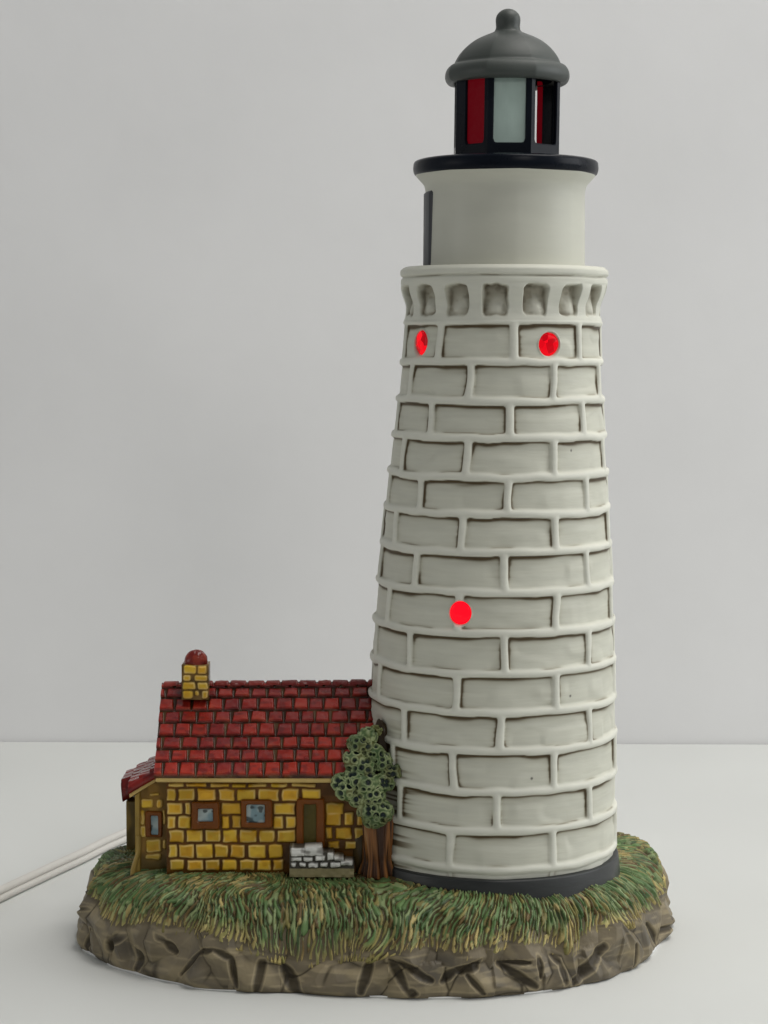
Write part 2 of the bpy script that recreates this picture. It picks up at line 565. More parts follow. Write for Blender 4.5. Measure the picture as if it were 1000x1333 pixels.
def rounded(pts, r=3, seg=4):
    """round the corners of an open profile"""
    out = [pts[0]]
    for i in range(1, len(pts) - 1):
        a, b, c = np.array(pts[i - 1], float), np.array(pts[i], float), np.array(pts[i + 1], float)
        la, lc = np.linalg.norm(a - b), np.linalg.norm(c - b)
        rr = min(r, la * 0.45, lc * 0.45)
        p, q = b + (a - b) / la * rr, b + (c - b) / lc * rr
        for t in np.linspace(0, 1, seg + 1):
            out.append(tuple((1 - t) ** 2 * p + 2 * t * (1 - t) * b + t * t * q))
    out.append(pts[-1])
    return out


# ---- black skirt round the foot of the tower
lathe('base_skirt', rounded([(150, 70), (172, 70), (171, 100), (168.0, ROW_Z[0] - 12), (156, ROW_Z[0] - 11)], 2.5), M_skirt, tower, 220)

# ---- red lenses in the round holes
for i, (a, zc, hr, rad) in enumerate(hole_info):
    n, m = 40, 9
    vv = []
    base_r = np.interp(zc, RP_Z, RP_R) - 3.0
    cx = axis_x(zc)
    er = np.array([math.sin(a), -math.cos(a), 0.0])
    et = np.array([math.cos(a), math.sin(a), 0.0])
    for j in range(m):
        q = j / (m - 1)
        for t in range(n):
            th = 2 * math.pi * t / n
            rr = (rad + 0.2) * q * (1 + 0.03 * math.sin(3 * th + i))
            off = base_r - 5.0 + (4.0 if i < 2 else 4.5) * math.sqrt(max(0, 1 - q * q))
            p = er * off + et * rr * math.cos(th) + np.array([cx, 0, zc + rr * math.sin(th)])
            vv.append(p)
    vv = np.array(vv).reshape(m, n, 3).transpose(1, 0, 2)
    new_obj('red_light', vv, grid_faces(n, m, True, True), M_glow if i == 2 else M_glow2, tower)

# ---- watch room, its door, gallery deck
zd = 1007.0
watch = lathe('watch_room', rounded([(90, Z_rim_top - 6), (105, Z_rim_top - 6), (104.2, Z_rim_top + 8), (102.8, 985), (104.5, 995), (114, zd - 2), (117, zd + 2), (100, zd + 3)], 5),
              M_cream, root, 200, 0.10, math.radians(50))
dv_, nn = [], 20
for zc in np.linspace(Z_rim_top + 2, zf(254, 0) + 4, 30):
    for t in np.linspace(-112, -66.5, nn):
        dv_.append((zc, math.radians(t)))
arr = np.array(dv_).reshape(30, nn, 2)
zt = zf(254, 0)
edge = np.minimum(np.minimum((arr[..., 1] - math.radians(-112)), (math.radians(-66.5) - arr[..., 1])) * 104, zt + 4 - arr[..., 0])
Rd = 101.5 + 3.6 * sst(0, 2.2, edge)
Vd = np.stack([Rd * np.sin(arr[..., 1]) + axis_x(arr[..., 0]), -Rd * np.cos(arr[..., 1]), arr[..., 0]], -1)
new_obj('door', Vd, grid_faces(30, nn, False, True), M_door, watch)
deck = lathe('gallery_deck', rounded([(60, zd + 1), (117, zd + 0.5), (119.5, zd + 8), (118.5, zd + 18), (112, zd + 20.5), (60, zd + 21.5)], 4), M_black, root, 200)

# ---- lantern: eight-sided drum with tall openings
LROT = math.radians(0.3)
LR = 71.5
LZ0, LZ1 = zd + 20.5, zf(93, 66) + 8
OZ0, OZ1 = zf(185, 66), zf(94, 66) + 1


OPEN = {0: (-20, 20), 1: (-19.5, 21), 2: (-20, 20), 3: (-8, 11), 4: (-17, 17), 5: (-17, 17), 6: (-16, 16), 7: (-10.5, 20)}


def lantern_faces():
    verts, faces = [], []
    N = 64
    ap = LR * math.cos(math.pi / 8)
    hwid = LR * math.sin(math.pi / 8)
    for f in range(8):
        th = LROT + f * math.pi / 4
        er = np.array([math.sin(th), -math.cos(th), 0])
        et = np.array([math.cos(th), math.sin(th), 0])
        u0_, u1_ = OPEN[f]
        cu, cv = (u0_ + u1_) / 2, (OZ0 + OZ1) / 2
        hu, hv = (u1_ - u0_) / 2, (OZ1 - OZ0) / 2
        oc, ic = [], []
        for i in range(N):
            s = i / N * 4
            k, t = int(s), s - int(s)
            c4 = [(-1, -1), (1, -1), (1, 1), (-1, 1)]
            a, b = np.array(c4[k]), np.array(c4[(k + 1) % 4])
            q = a + (b - a) * t
            oc.append((q[0] * hwid, LZ0 + (q[1] * 0.5 + 0.5) * (LZ1 - LZ0)))
            p = np.array([q[0] * hu, q[1] * hv])
            r = 4.5
            qx, qy = abs(p[0]) - (hu - r), abs(p[1]) - (hv - r)
            if qx > 0 and qy > 0:
                l = math.hypot(qx, qy)
                p = np.array([math.copysign(hu - r + qx / l * r, p[0]), math.copysign(hv - r + qy / l * r, p[1])])
            ic.append((p[0] + cu, p[1] + cv))
        base = len(verts)
        for ring, out in ((oc, ap), (ic, ap - 0.2), (ic, ap - 6.0), (oc, ap - 6.0)):
            for (u, v) in ring:
                sc_ = out / ap
                p = er * out + et * u * (sc_ if ring is oc else 1)
                verts.append((p[0] + axis_x(v), p[1], v))
        for i in range(N):
            j = (i + 1) % N
            for r0 in (0, 1, 2):
                faces.append((base + r0 * N + i, base + r0 * N + j, base + (r0 + 1) * N + j, base + (r0 + 1) * N + i))
    return verts, faces


lv, lf = lantern_faces()
lantern = new_obj('lantern', lv, lf, M_black, root, smooth=False)
bevel(lantern, 1.6, 2, 50)


def pane(f, mat, u0=-21.5, u1=21.5, inset=3.4, col=None):
    th = LROT + f * math.pi / 4
    er = np.array([math.sin(th), -math.cos(th), 0])
    et = np.array([math.cos(th), math.sin(th), 0])
    ap = LR * math.cos(math.pi / 8) - inset
    U, Vv = np.meshgrid(np.linspace(u0, u1, 12), np.linspace(OZ0 - 1.5, OZ1 + 1.5, 24), indexing='ij')
    out = []
    for d in (0, -1.6):
        o_ = ap + d + 0.35 * noise(U / 9, Vv / 14, 0, 5 + f)
        out.append(er[None, None] * o_[..., None] + et[None, None] * U[..., None] + np.stack([axis_x(Vv), 0 * Vv, Vv], -1))
    A = np.array(out)
    n = 12 * 24
    fs = np.concatenate([grid_faces(12, 24), grid_faces(12, 24, False, True) + n])
    idx = np.arange(n).reshape(12, 24)
    loop = np.concatenate([idx[:, 0], idx[-1, 1:], idx[-2::-1, -1], idx[0, -2:0:-1]])
    nx = np.roll(loop, -1)
    side = np.stack([nx, loop, loop + n, nx + n], -1)
    return new_obj('lantern_pane', A, np.concatenate([fs, side]), mat, lantern, col, smooth=False)


M_frost = paint_mat('frosted_grey_pane', (0.40, 0.50, 0.45), 0.32, 0.0, 0.22, 60, 0.2, 140, (1, 1, 0.5))
pane(0, M_frost)
pane(7, M_redpane)
pane(3, M_redpane, -9.0, 0.3, 4.4)
pane(4, M_frost)
pane(5, M_frost)
lathe('lantern_floor', [(1, LZ0 + 3), (66, LZ0 + 3), (66, LZ0 - 0.5)], M_black, lantern, 64)

# ---- dome and finial
zr = zf(100, 0)
dome_prof = [(58, zr - 6), (66, zr - 9), (74, zr - 10.5), (79.5, zr - 8.5), (82.3, zr - 3), (82, zr + 4), (79, zr + 10), (75, zr + 13), (71.5, zr + 14.2), (70, zr + 16),
             (68.5, zr + 20), (63.5, zr + 28), (55, zr + 37), (45, zr + 44.5), (34, zr + 50), (25, zr + 53.5), (19, zr + 56), (16.6, zr + 58.5)]
pd = np.array(dome_prof)
tt = np.linspace(0, len(pd) - 1, 90)
sm = lambda a: np.interp(tt, np.arange(len(pd)), a)
pr = np.stack([np.convolve(np.pad(sm(pd[:, i]), 2, mode='edge'), np.ones(5) / 5, 'valid') for i in (0, 1)], -1)
dome = lathe('dome', pr, M_grey, root, 320, 0.38, LROT + math.pi / 8)
zfn = zr + 57
lathe('finial', [(19, zfn - 4), (17.2, zfn), (15.8, zfn + 3), (15.3, zfn + 6)] + [(15.6, zfn + 10), (15.9, zfn + 14)] +
      [(15.9 * math.cos(t), zfn + 14.5 + 14.5 * math.sin(t)) for t in np.linspace(0.1, math.pi / 2 - 0.01, 14)], M_grey, dome, 64)

# ------------------------------------------------------------------ rock base
BOT = [(97, 1225), (98, 1236), (121, 1249), (138, 1261), (172, 1270), (196, 1277), (229, 1282), (253, 1290), (306, 1294), (388, 1295), (446, 1300), (533, 1303),
       (620, 1302), (690, 1297), (750, 1288), (795, 1278), (834, 1261), (857, 1240), (874, 1220), (880, 1203)]
pts = np.array([at_z(x, y, 0)[:2] for x, y in BOT])
xl, xr = pts[0, 0], pts[-1, 0]
yl, yr = pts[0, 1], pts[-1, 1]
back = []
for t in np.linspace(0.06, 0.94, 18):
    th = math.pi * t
    x = (xr + xl) / 2 + (xr - xl) / 2 * math.copysign(abs(math.cos(th)) ** 0.72, math.cos(th))
    y = yr * (1 - t) + yl * t + 215 * math.sin(th) ** 0.8
    back.append((x, y))
loop = np.vstack([pts, back])
# resample the closed outline finely and smooth it
lp = np.vstack([loop, loop[:1]])
seg = np.r_[0, np.cumsum(np.linalg.norm(np.diff(lp, axis=0), axis=1))]
PER = seg[-1]
s_fine = np.linspace(0, PER, 2400, endpoint=False)
O = np.stack([np.interp(s_fine, seg, lp[:, i]) for i in (0, 1)], -1)
for _ in range(2):
    K = 31
    O = np.stack([np.convolve(np.r_[O[-K:, i], O[:, i], O[:K, i]], np.ones(K) / K, 'same')[K:-K] for i in (0, 1)], -1)
Tn = np.roll(O, -1, 0) - np.roll(O, 1, 0)
Tn /= np.linalg.norm(Tn, axis=1)[:, None]
Nn = np.stack([Tn[:, 1], -Tn[:, 0]], -1)             # outward (loop runs counter-clockwise seen from above)
if (Nn * (O - O.mean(0))).sum() < 0:
    Nn = -Nn
ia = np.concatenate([np.arange(0, 1330, 1)[::1], np.arange(1330, 2400, 5)])
A_s, A_O, A_N = s_fine[ia], O[ia], Nn[ia]
nA = len(ia)
# top edge of the bare rock, where the grass ends
GE = np.array([(60, 1150), (100, 1152), (112, 1160), (128, 1182), (142, 1195), (158, 1205), (178, 1203), (205, 1198), (222, 1206), (250, 1212), (275, 1214), (300, 1224), (335, 1235), (365, 1243),
               (388, 1251), (430, 1250), (460, 1240), (500, 1237), (560, 1236), (600, 1240), (622, 1235), (655, 1226), (690, 1229), (718, 1232), (736, 1240), (752, 1232), (780, 1207), (800, 1201), (832, 1196), (852, 1184), (866, 1156), (900, 1150)], float)
Zt = np.zeros(nA)
for i in range(nA):
    Pn = A_O[i] - A_N[i] * 13
    if A_N[i, 1] < 0.1:
        px, _ = project(np.array([Pn[0], Pn[1], 65]))
        yy = np.interp(px, GE[:, 0], GE[:, 1])
        Zt[i] = at(px, yy, Pn[1])[2]
    else:
        Zt[i] = 78
Zt = np.clip(Zt, 40, 100)
Zt = np.convolve(np.r_[Zt[-9:], Zt, Zt[:9]], np.ones(9) / 9, 'same')[9:-9]
nV = 52
vv = np.linspace(0, 1, nV)
A2, V2 = np.meshgrid(np.arange(nA), vv, indexing='ij')
sA = A_s[A2]
Zw_ = V2 * Zt[A2]
# chunky boulders: faceted lumps with their own tilt, joined in creases
def chunks(CW, CH, seed, k, cap):
    gx_ = sA / CW + 0.08 * noise(sA / 34, Zw_ / 30, 0, seed + 1)
    gy_ = Zw_ / CH + 0.08 * noise(sA / 28, Zw_ / 24, 0, seed + 2) + 0.35 * hash3(np.floor(sA / CW), 0 * sA, 0 * sA, seed + 3)
    ix, iy = np.floor(gx_), np.floor(gy_)
    h1_ = np.full(sA.shape, -1e9)
    h2_ = np.full(sA.shape, -1e9)
    for da in (-1, 0, 1):
        for db in (-1, 0, 1):
            jx, jy = ix + da, iy + db
            z_ = 0 * jx
            H = lambda n: hash3(jx, jy, z_, seed + 10 + n)
            px = (gx_ - jx - 0.5 - 0.7 * (H(0) - 0.5)) * CW
            py = (gy_ - jy - 0.5 - 0.7 * (H(1) - 0.5)) * CH
            d = np.full(sA.shape, -1e9)
            for q in range(4):
                an = 2 * np.pi * (q / 4 + 0.22 * (H(2 + q) - 0.5)) + 1.2 * H(7)
                d = np.maximum(d, (px * np.cos(an) + py * np.sin(an)) * (0.7 + 0.6 * H(8 + q)))
            h = np.minimum(cap * (0.55 + 0.6 * H(13)) + 0.12 * (px * (H(14) - 0.5) + py * (H(15) - 0.5)) * 2, cap * 1.1 + 10 * (H(16) - 0.3) - k * d)
            up = h > h1_
            h2_ = np.where(up, h1_, np.maximum(h2_, h))
            h1_ = np.where(up, h, h1_)
    return h1_, h1_ - h2_


ch, cgap = chunks(66, 52, 700, 0.55, 10.0)
ch2, cgap2 = chunks(27, 22, 740, 0.40, 3.5)
dsp = np.clip(ch, -6, 14) - 5.0 + 0.22 * np.clip(ch2, -3, 5) + 0.5 * fbm(sA / 10, Zw_ / 8, 0, 106, 3)
crev = 1 - sst(0.0, 2.2, cgap)
inset = 1.5 + 9 * V2 ** 2.2 + 4 * (1 - sst(0, 0.16, V2))
B0 = A_O[A2] - A_N[A2] * inset[..., None]
Pw = np.stack([B0[..., 0], B0[..., 1], Zw_], -1)
# carved dark gashes (photo positions -> positions on the wall)
G = [([(104, 1183), (133, 1176)], 4), ([(138, 1236), (148, 1224), (167, 1207)], 8), ([(174, 1264), (180, 1247), (174, 1238)], 7), ([(203, 1212), (214, 1226), (224, 1240)], 6),
     ([(234, 1269), (253, 1243), (277, 1236), (299, 1248), (308, 1286)], 5), ([(299, 1236), (320, 1236)], 5), ([(344, 1243), (333, 1291)], 7), ([(370, 1262), (388, 1293)], 9),
     ([(481, 1253), (470, 1292)], 7), ([(425, 1258), (469, 1238), (501, 1238)], 4), ([(504, 1243), (530, 1291), (542, 1294)], 7), ([(507, 1246), (562, 1277)], 6), ([(576, 1279), (591, 1265), (620, 1259)], 6),
     ([(600, 1267), (627, 1249)], 5), ([(609, 1270), (630, 1294)], 5), ([(651, 1257), (699, 1285)], 6), ([(651, 1256), (690, 1252)], 3), ([(699, 1240), (705, 1273)], 4.5), ([(720, 1237), (732, 1255), (738, 1281)], 6),
     ([(792, 1234), (750, 1280)], 8), ([(828, 1231), (825, 1257)], 5), ([(852, 1204), (855, 1236)], 5), ([(867, 1177), (864, 1213)], 5), ([(117, 1210), (114, 1240)], 5)]
pjx, pjy = project(Pw)
gash = np.zeros(Pw.shape[:2])
front = A_N[A2][..., 1] < 0.25
for line, wd in G:
    q = []
    for x, y in line:
        d = np.where(front, (pjx - x) ** 2 + (pjy - y) ** 2, 1e12)
        k = np.unravel_index(np.argmin(d), d.shape)
        q.append((sA[k], Zw_[k]))
    for (s0, h0), (s1, h1) in zip(q[:-1], q[1:]):
        ex, ey = s1 - s0, h1 - h0
        L2 = ex * ex + ey * ey + 1e-6
        t = np.clip(((sA - s0) * ex + (Zw_ - h0) * ey) / L2, 0, 1)
        d = np.sqrt((sA - s0 - t * ex) ** 2 + (Zw_ - h0 - t * ey) ** 2) + 1.0 * noise(sA / 12, Zw_ / 12, 0, 107) + wd * 0.35 * np.abs(2 * t - 1) ** 2
        gash = np.maximum(gash, 1 - sst(wd * 0.3, wd * 1.35, d))
gash = gash * (1 - sst(0.66, 0.88, V2))
dsp = dsp - 4.5 * gash
dsp *= sst(-0.02, 0.34, V2) * 0.75 + 0.25
dsp = np.clip(dsp, -13, 9)
Pw[..., :2] += A_N[A2] * dsp[..., None]
rock_a = rgb(0.175, 0.145, 0.095)
rock_b = rgb(0.118, 0.102, 0.076)
rock_c = rgb(0.260, 0.215, 0.130)
rc = mix(rock_a, rock_b, sst(-0.3, 0.5, fbm(sA / 40, Zw_ / 30, 0, 108)))
rc = mix(rc, rock_c, 0.7 * sst(0.1, 0.6, noise(sA / 30 + Zw_ / 40, Zw_ / 14, 0, 109)))
rc = mix(rc, rock_c * 1.25, 0.5 * sst(0.25, 0.7, noise(sA / 26, Zw_ / 3.2, 0, 110)))
rc = mix(rc, rock_c * 1.2, 0.16 * np.exp(-((cgap - 3.6) / 1.2) ** 2) * sst(-0.2, 0.5, noise(sA / 22, Zw_ / 18, 0, 115)))
rc = mix(rc, rock_c * 1.3, 0.75 * np.exp(-((gash - 0.12) / 0.11) ** 2) * (gash > 0.005))
rc = mix(rc, rgb(0.030, 0.023, 0.013), np.clip(0.80 * sst(0.2, 0.9, gash) + 0.80 * crev * sst(-0.6, .2, noise(sA / 30, Zw_ / 25, 0, 111)), 0, 0.95))
rc = mix(rc, rgb(0.070, 0.055, 0.03), 0.6 * sst(0.92, 1.0, V2 + 0.03 * noise(sA / 9, 0, 0, 112)))
# the ground under the grass, closing towards the middle
SPINE = np.array([[-330, 25], [0, 10]])
Ein = np.array([2, 5, 9, 14, 20, 28, 40, 56, 80, 110, 150.0])


def spine_pt(p):
    x = np.clip(p[..., 0], SPINE[0, 0], SPINE[1, 0])
    return np.stack([x, np.interp(x, SPINE[:, 0], SPINE[:, 1])], -1)


edge_xy = Pw[:, -1, :2]
cen = spine_pt(edge_xy)
dcen = np.linalg.norm(edge_xy - cen, axis=1)


def mound(zt, e):
    top = 114.0
    return zt + (top - zt) * (1 - np.exp(-e / 21.0))


tops, ctops = [], []
for e in Ein:
    f = np.minimum(e / dcen, 0.97)
    xy = edge_xy + (cen - edge_xy) * f[:, None]
    z = mound(Zt, np.minimum(e, dcen)) - 3
    tops.append(np.c_[xy, z])
    ctops.append(np.tile(rgb(0.105, 0.085, 0.050) if e < 16 else rgb(0.045, 0.036, 0.014), (nA, 1)))
tops.append(np.c_[cen, np.full(nA, 112.0)])
ctops.append(np.tile(rgb(0.022, 0.017, 0.005), (nA, 1)))
foot_in = np.concatenate([np.c_[A_O - A_N * 30, np.zeros(nA) + 3]])
Vr = np.concatenate([foot_in[:, None], Pw, np.array(tops).transpose(1, 0, 2)], 1)
Vr[:, 1, 2] = 2.0
Cr = np.concatenate([np.tile(rock_b, (nA, 1, 1)), rc, np.array(ctops).transpose(1, 0, 2)], 1)
rock = new_obj('rock_base', Vr, grid_faces(nA, Vr.shape[1], True), M_rock, root, Cr)
# bare unglazed foot that shows as a thin white line under the rock
ft = []
for z, off in ((0.0, -10), (0.0, 2.0), (2.2, 3.0), (3.0, -10)):
    wv = 0.9 * noise(A_s / 70, 0, 0, 120) * (z > 1)
    ft.append(np.c_[A_O - A_N * (9.0 - off + 2.5 * noise(A_s / 60, 0, 0, 121))[:, None], np.full(nA, z) + wv])
new_obj('foot_rim', np.array(ft).transpose(1, 0, 2), grid_faces(nA, 4, True), M_bisque, rock)

# ------------------------------------------------------------------ grass: thousands of sculpted blades, one mass
HX0, HX1, HY0 = at(218, 1120, -85)[0], at(480, 1120, -85)[0], -85.0
rg = np.random.default_rng(11)
E_T = np.linspace(0, 170, 400)
ARC = np.r_[0, np.cumsum(np.hypot(np.diff(E_T), np.diff(mound(58.0, E_T))))]
inward = (cen - edge_xy) / dcen[:, None]
aG = np.concatenate([np.linspace(-24, 110, 150), np.linspace(110, 172, 26)[1:]])
GI, GA = np.meshgrid(np.arange(nA), aG, indexing='ij')
GS = A_s[GI]
eG = np.where(GA < 0, 0, np.interp(GA, ARC, E_T))
eG = np.minimum(eG, dcen[GI] * 0.97)
# blades lie downhill, swept sideways differently from place to place
tilt = 0.38 * noise(GS / 150, GA / 90, 0, 131) + 0.34 * noise(GS / 46, GA / 60, 0, 132)
nx_ = A_N[GI][..., 0]
tilt = tilt + 0.55 * sst(0.5, 0.95, nx_) - 0.45 * sst(0.35, 0.95, -nx_)


def blades(wd, ln, seed):
    """carved blades: height, colour pick, position along the blade (0 tip .. 1 root)"""
    q = (GS + tilt * (GA - 20) + 3.4 * noise(GS / 15, GA / 19, 0, seed + 1) + 1.5 * noise(GS / 6, GA / 10, 0, seed + 2)) / wd
    c = np.floor(q)
    u = q - c - 0.5 + 0.22 * (hash3(c, 0 * c, 0 * c, seed + 3) - 0.5)
    lw = ln * (0.75 + 0.5 * hash3(c, 0 * c, 0 * c, seed + 4))
    vq = (GA + 90 * hash3(c, 0 * c, 0 * c, seed + 5)) / lw
    k = np.floor(vq)
    v = vq - k
    # first blade of each column keeps its tip on the rock edge
    r_ = hash3(c, k, 0 * c, seed + 6)
    half = 0.47 * (0.62 + 0.42 * r_) * np.clip(v / 0.14, 0, 1) ** 0.6 * (1 - 0.7 * v ** 1.6)
    x = u / np.maximum(half, 0.02)
    h = np.clip(1 - x * x, 0, 1) ** 0.7 * (1.9 + 1.9 * (1 - v) * (0.5 + r_)) * (half > 0.03)
    tip_a = GA - v * lw
    return h, r_, v, tip_a, c, k


h1, r1, v1, ta1, c1, k1 = blades(7.0, 40, 600)
h2, r2, v2, ta2, c2, k2 = blades(5.2, 31, 650)
second = h2 > h1
hh = np.maximum(h1, h2)
rr_ = np.where(second, r2, r1)
v_ = np.where(second, v2, v1)
cu_ = np.where(second, hash3(c2, k2, 0 * c2, 661), hash3(c1, k1, 0 * c1, 611))
brt = 0.75 + 0.55 * np.where(second, hash3(c2, k2, 0 * c2, 662), hash3(c1, k1, 0 * c1, 612))
zone = noise(GS / 70, GA / 40, 0, 133) + 0.5 * noise(GS / 24, GA / 24, 0, 134)
pick = cu_ * 0.86 + 0.06 + 0.30 * zone
green1, green2, green3 = rgb(0.095, 0.160, 0.056), rgb(0.052, 0.092, 0.032), rgb(0.195, 0.245, 0.110)
tan, brn, olive = rgb(0.400, 0.320, 0.125), rgb(0.120, 0.080, 0.030), rgb(0.200, 0.175, 0.060)
sel = lambda lo_, hi_: (sst(lo_ - .02, lo_ + .02, pick) * (1 - sst(hi_ - .02, hi_ + .02, pick)))
gc = np.broadcast_to(green1, GS.shape + (3,))
gc = mix(gc, green3, sel(0.26, 0.44))
gc = mix(gc, green2, sel(0.44, 0.54))
gc = mix(gc, olive, sel(0.54, 0.70))
gc = mix(gc, brn, sel(0.72, 0.86))
gc = mix(gc, tan * 0.85, sel(0.88, 3))
tip_zone = 1 - sst(-6, 19, GA + 11 * noise(GS / 34, 0, 0, 135) + 10 * (cu_ - 0.5))
gc = mix(gc, np.where((rr_ < 0.75)[..., None], tan, olive * 1.15), np.clip(tip_zone, 0, 1) * 0.88)
gc = gc * brt[..., None]
gapc = mix(rgb(0.062, 0.048, 0.016), rgb(0.036, 0.052, 0.018), sst(-0.2, 0.3, zone))
gapc = mix(gapc, rgb(0.090, 0.070, 0.034) + 0 * gapc, 1 - sst(-10, 12, GA))
gc = mix(gapc, gc, sst(0.1, 1.7, hh))
# tips end raggedly: below them the sheet dives into the rock
cut = -9 + 5 * noise(GS / 11, 0, 0, 136) + 5 * noise(GS / 45, 0, 0, 137)
cut = np.maximum(cut, -11)
keepg = sst(-2.5, 1.5, GA - cut)
off = np.where(keepg > 0, -1.0 - 2.0 * (1 - sst(0, 45, GA)) + hh, 0) * keepg - 17 * (1 - keepg)
gz = mound(Zt[GI], eG) + np.where(GA < 0, GA, 0)
gxy = edge_xy[GI] + inward[GI] * (eG + np.where(GA < 0, 0.18 * GA, 0))[..., None]
slope = np.exp(-eG / 21.0) * 2.6
nl = np.sqrt(1 + slope ** 2)
Vg = np.concatenate([gxy - inward[GI] * (off * slope / nl)[..., None], (gz + off / nl)[..., None]], -1)
grass = new_obj('grass', Vg, grid_faces(nA, len(aG), True), M_grass, rock, gc)
grass['kind'] = 'stuff'
HX0, HX1, HY0 = at(218, 1120, -85)[0], at(480, 1120, -85)[0], -85.0


# ------------------------------------------------------------------ cottage
def relief(name, x0, x1, z0, z1, Y, h, mat, parent, step=1.0, col=None, depth=14, topz=None):
    """upright slab facing the front whose face carries a modelled relief h(x, z)"""
    ztop = z1 if topz is None else float(np.max(topz(np.linspace(x0, x1, 50))))
    nu, nv = max(6, int((x1 - x0) / step)), max(6, int((ztop - z0) / step))
    U, Vv = np.meshgrid(np.linspace(x0, x1, nu), np.linspace(0, 1, nv), indexing='ij')
    zt_ = np.full_like(U, z1) if topz is None else topz(U)
    W = z0 + Vv * (zt_ - z0)
    H = h(U, W)
    fr = np.stack([U, Y - H, W], -1)
    bk = np.stack([U, np.full_like(U, Y + depth), W], -1)
    n = nu * nv
    idx = np.arange(n).reshape(nu, nv)
    loop_ = np.concatenate([idx[:, 0], idx[-1, 1:], idx[-2::-1, -1], idx[0, -2:0:-1]])
    nx = np.roll(loop_, -1)
    side = np.stack([nx, loop_, loop_ + n, nx + n], -1)
    C = col(U, W) if col is not None else np.zeros(U.shape + (3,))
    fs = np.concatenate([grid_faces(nu, nv), grid_faces(nu, nv, False, True) + n, side])
    return new_obj(name, np.array([fr, bk]), fs, mat, parent, np.array([C, C]))


def from_crop(R, sx, ox, oy, Y):
    """rectangles measured on the photo -> rectangles on the wall plane at depth Y"""
    out = []
    for (x0, x1, y0, y1) in R:
        a = at(ox + x0 * sx, oy + y1 * sx, Y)
        b = at(ox + x1 * sx, oy + y0 * sx, Y)
        out.append((a[0] - 0.1, b[0] + 0.1, a[2] - 0.1, b[2] + 0.1))
    return out


WY = -85.0
rowsC = []
for xs, y0, y1 in (
    ([(65, 140), (150, 245), (265, 350), (362, 430), (440, 525), (545, 620), (640, 755)], 72, 89),
    ([(60, 102), (115, 190), (205, 288), (303, 375), (388, 475), (487, 582), (597, 675), (690, 778)], 98, 153),
    ([(62, 132), (145, 172), (315, 405), (555, 658), (800, 885)], 163, 216),
    ([(65, 100), (112, 172), (318, 352), (365, 408), (557, 603), (615, 662)], 224, 281),
    ([(800, 872), (890, 930), (945, 1010)], 207, 266),
    ([(72, 140), (152, 228), (240, 312), (322, 388), (400, 480), (490, 562), (575, 662)], 289, 346),
    ([(800, 828), (845, 920), (935, 990)], 277, 331),
    ([(70, 108), (117, 188), (197, 272), (282, 345), (357, 425), (442, 520), (535, 598)], 357, 419),
    ([(810, 865), (890, 940)], 341, 378),
    ([(75, 140), (155, 230), (240, 305), (318, 385), (400, 470), (482, 545), (555, 605)], 428, 476)):
    rowsC += [(a, b, y0, y1) for a, b in xs]
BR = from_crop(rowsC, 0.28, 200, 1000, WY - 3)
rb = np.random.default_rng(5)
shade = rb.uniform(0.72, 1.08, 200)
hue = rb.uniform(0, 1, 200)


def brick_h(R, hgt=2.8, rad=1.8):
    def h(u, v):
        du = 0.9 * noise(u / 9, v / 9, 0, 141)
        dv2 = 0.9 * noise(u / 9, v / 9, 0, 142)
        sd_, _ = rects(u + du, v + dv2, R, rad)
        return hgt * sst(-0.6, 2.2, sd_) + 0.5 * noise(u / 6, v / 6, 0, 143) * sst(0, 2, sd_)
    return h


def brick_c(R, rad=1.8, grout=rgb(0.095, 0.038, 0.004)):
    def c(u, v):
        du = 0.9 * noise(u / 9, v / 9, 0, 141)
        dv2 = 0.9 * noise(u / 9, v / 9, 0, 142)
        sd_, ix = rects(u + du, v + dv2, R, rad)
        y = mix(rgb(0.74, 0.48, 0.045), rgb(0.66, 0.36, 0.026), hue[ix % 200]) * shade[ix % 200][..., None]
        y = mix(y, rgb(0.54, 0.26, 0.012), 0.5 * sst(-0.1, 0.6, noise(u / 7, v / 6, 0, 144)))
        y = mix(y, rgb(0.80, 0.62, 0.25), 0.7 * np.exp(-((sd_ - 1.3) / 1.2) ** 2) * sst(-.7, .3, noise(u / 12, v / 12, 0, 146)))
        g = mix(grout, grout * 1.6, sst(0, 0.7, noise(u / 14, v / 10, 0, 145)))
        return mix(g, y, sst(-0.3, 1.4, sd_))
    return c


wall_x0, wall_x1 = at(217, 1100, WY)[0], at(486, 1100, WY)[0]
wz0, wz1 = 100.0, at(300, 1014, WY)[2]
cw_ = relief('cottage_wall', wall_x0, wall_x1, wz0, wz1, WY, brick_h(BR), M_brick, root, 0.95, brick_c(BR), depth=150)

# corner flare at the lower left of the wall and the cream fascia board under the eaves
RIDGE_Y, EAVE_Y = 12.0, -103.0
e_l, e_r = at(200.5, 1011, EAVE_Y), at(486, 1011, EAVE_Y)
r_l, r_r = at(211, 890, RIDGE_Y), at(486, 888, RIDGE_Y)
fz1 = e_l[2] - 1.0


def box(name, x0, x1, y0, y1, z0, z1, mat, parent, bev=2.0, col=None):
    v = [(x0, y0, z0), (x1, y0, z0), (x1, y1, z0), (x0, y1, z0), (x0, y0, z1), (x1, y0, z1), (x1, y1, z1), (x0, y1, z1)]
    o = new_obj(name, v, [(3, 2, 1, 0), (4, 5, 6, 7), (0, 1, 5, 4), (1, 2, 6, 5), (2, 3, 7, 6), (3, 0, 4, 7)], mat, parent,
                None if col is None else np.tile(col, (8, 1)), smooth=False)
    if bev:
        bevel(o, bev, 3)
    return o


cream_y = rgb(0.58, 0.42, 0.15)
box('fascia', e_l[0] + 1.5, e_r[0], EAVE_Y + 1.5, WY + 4, fz1 - 7, fz1 - 0.5, M_brick, root, 2.4, cream_y)

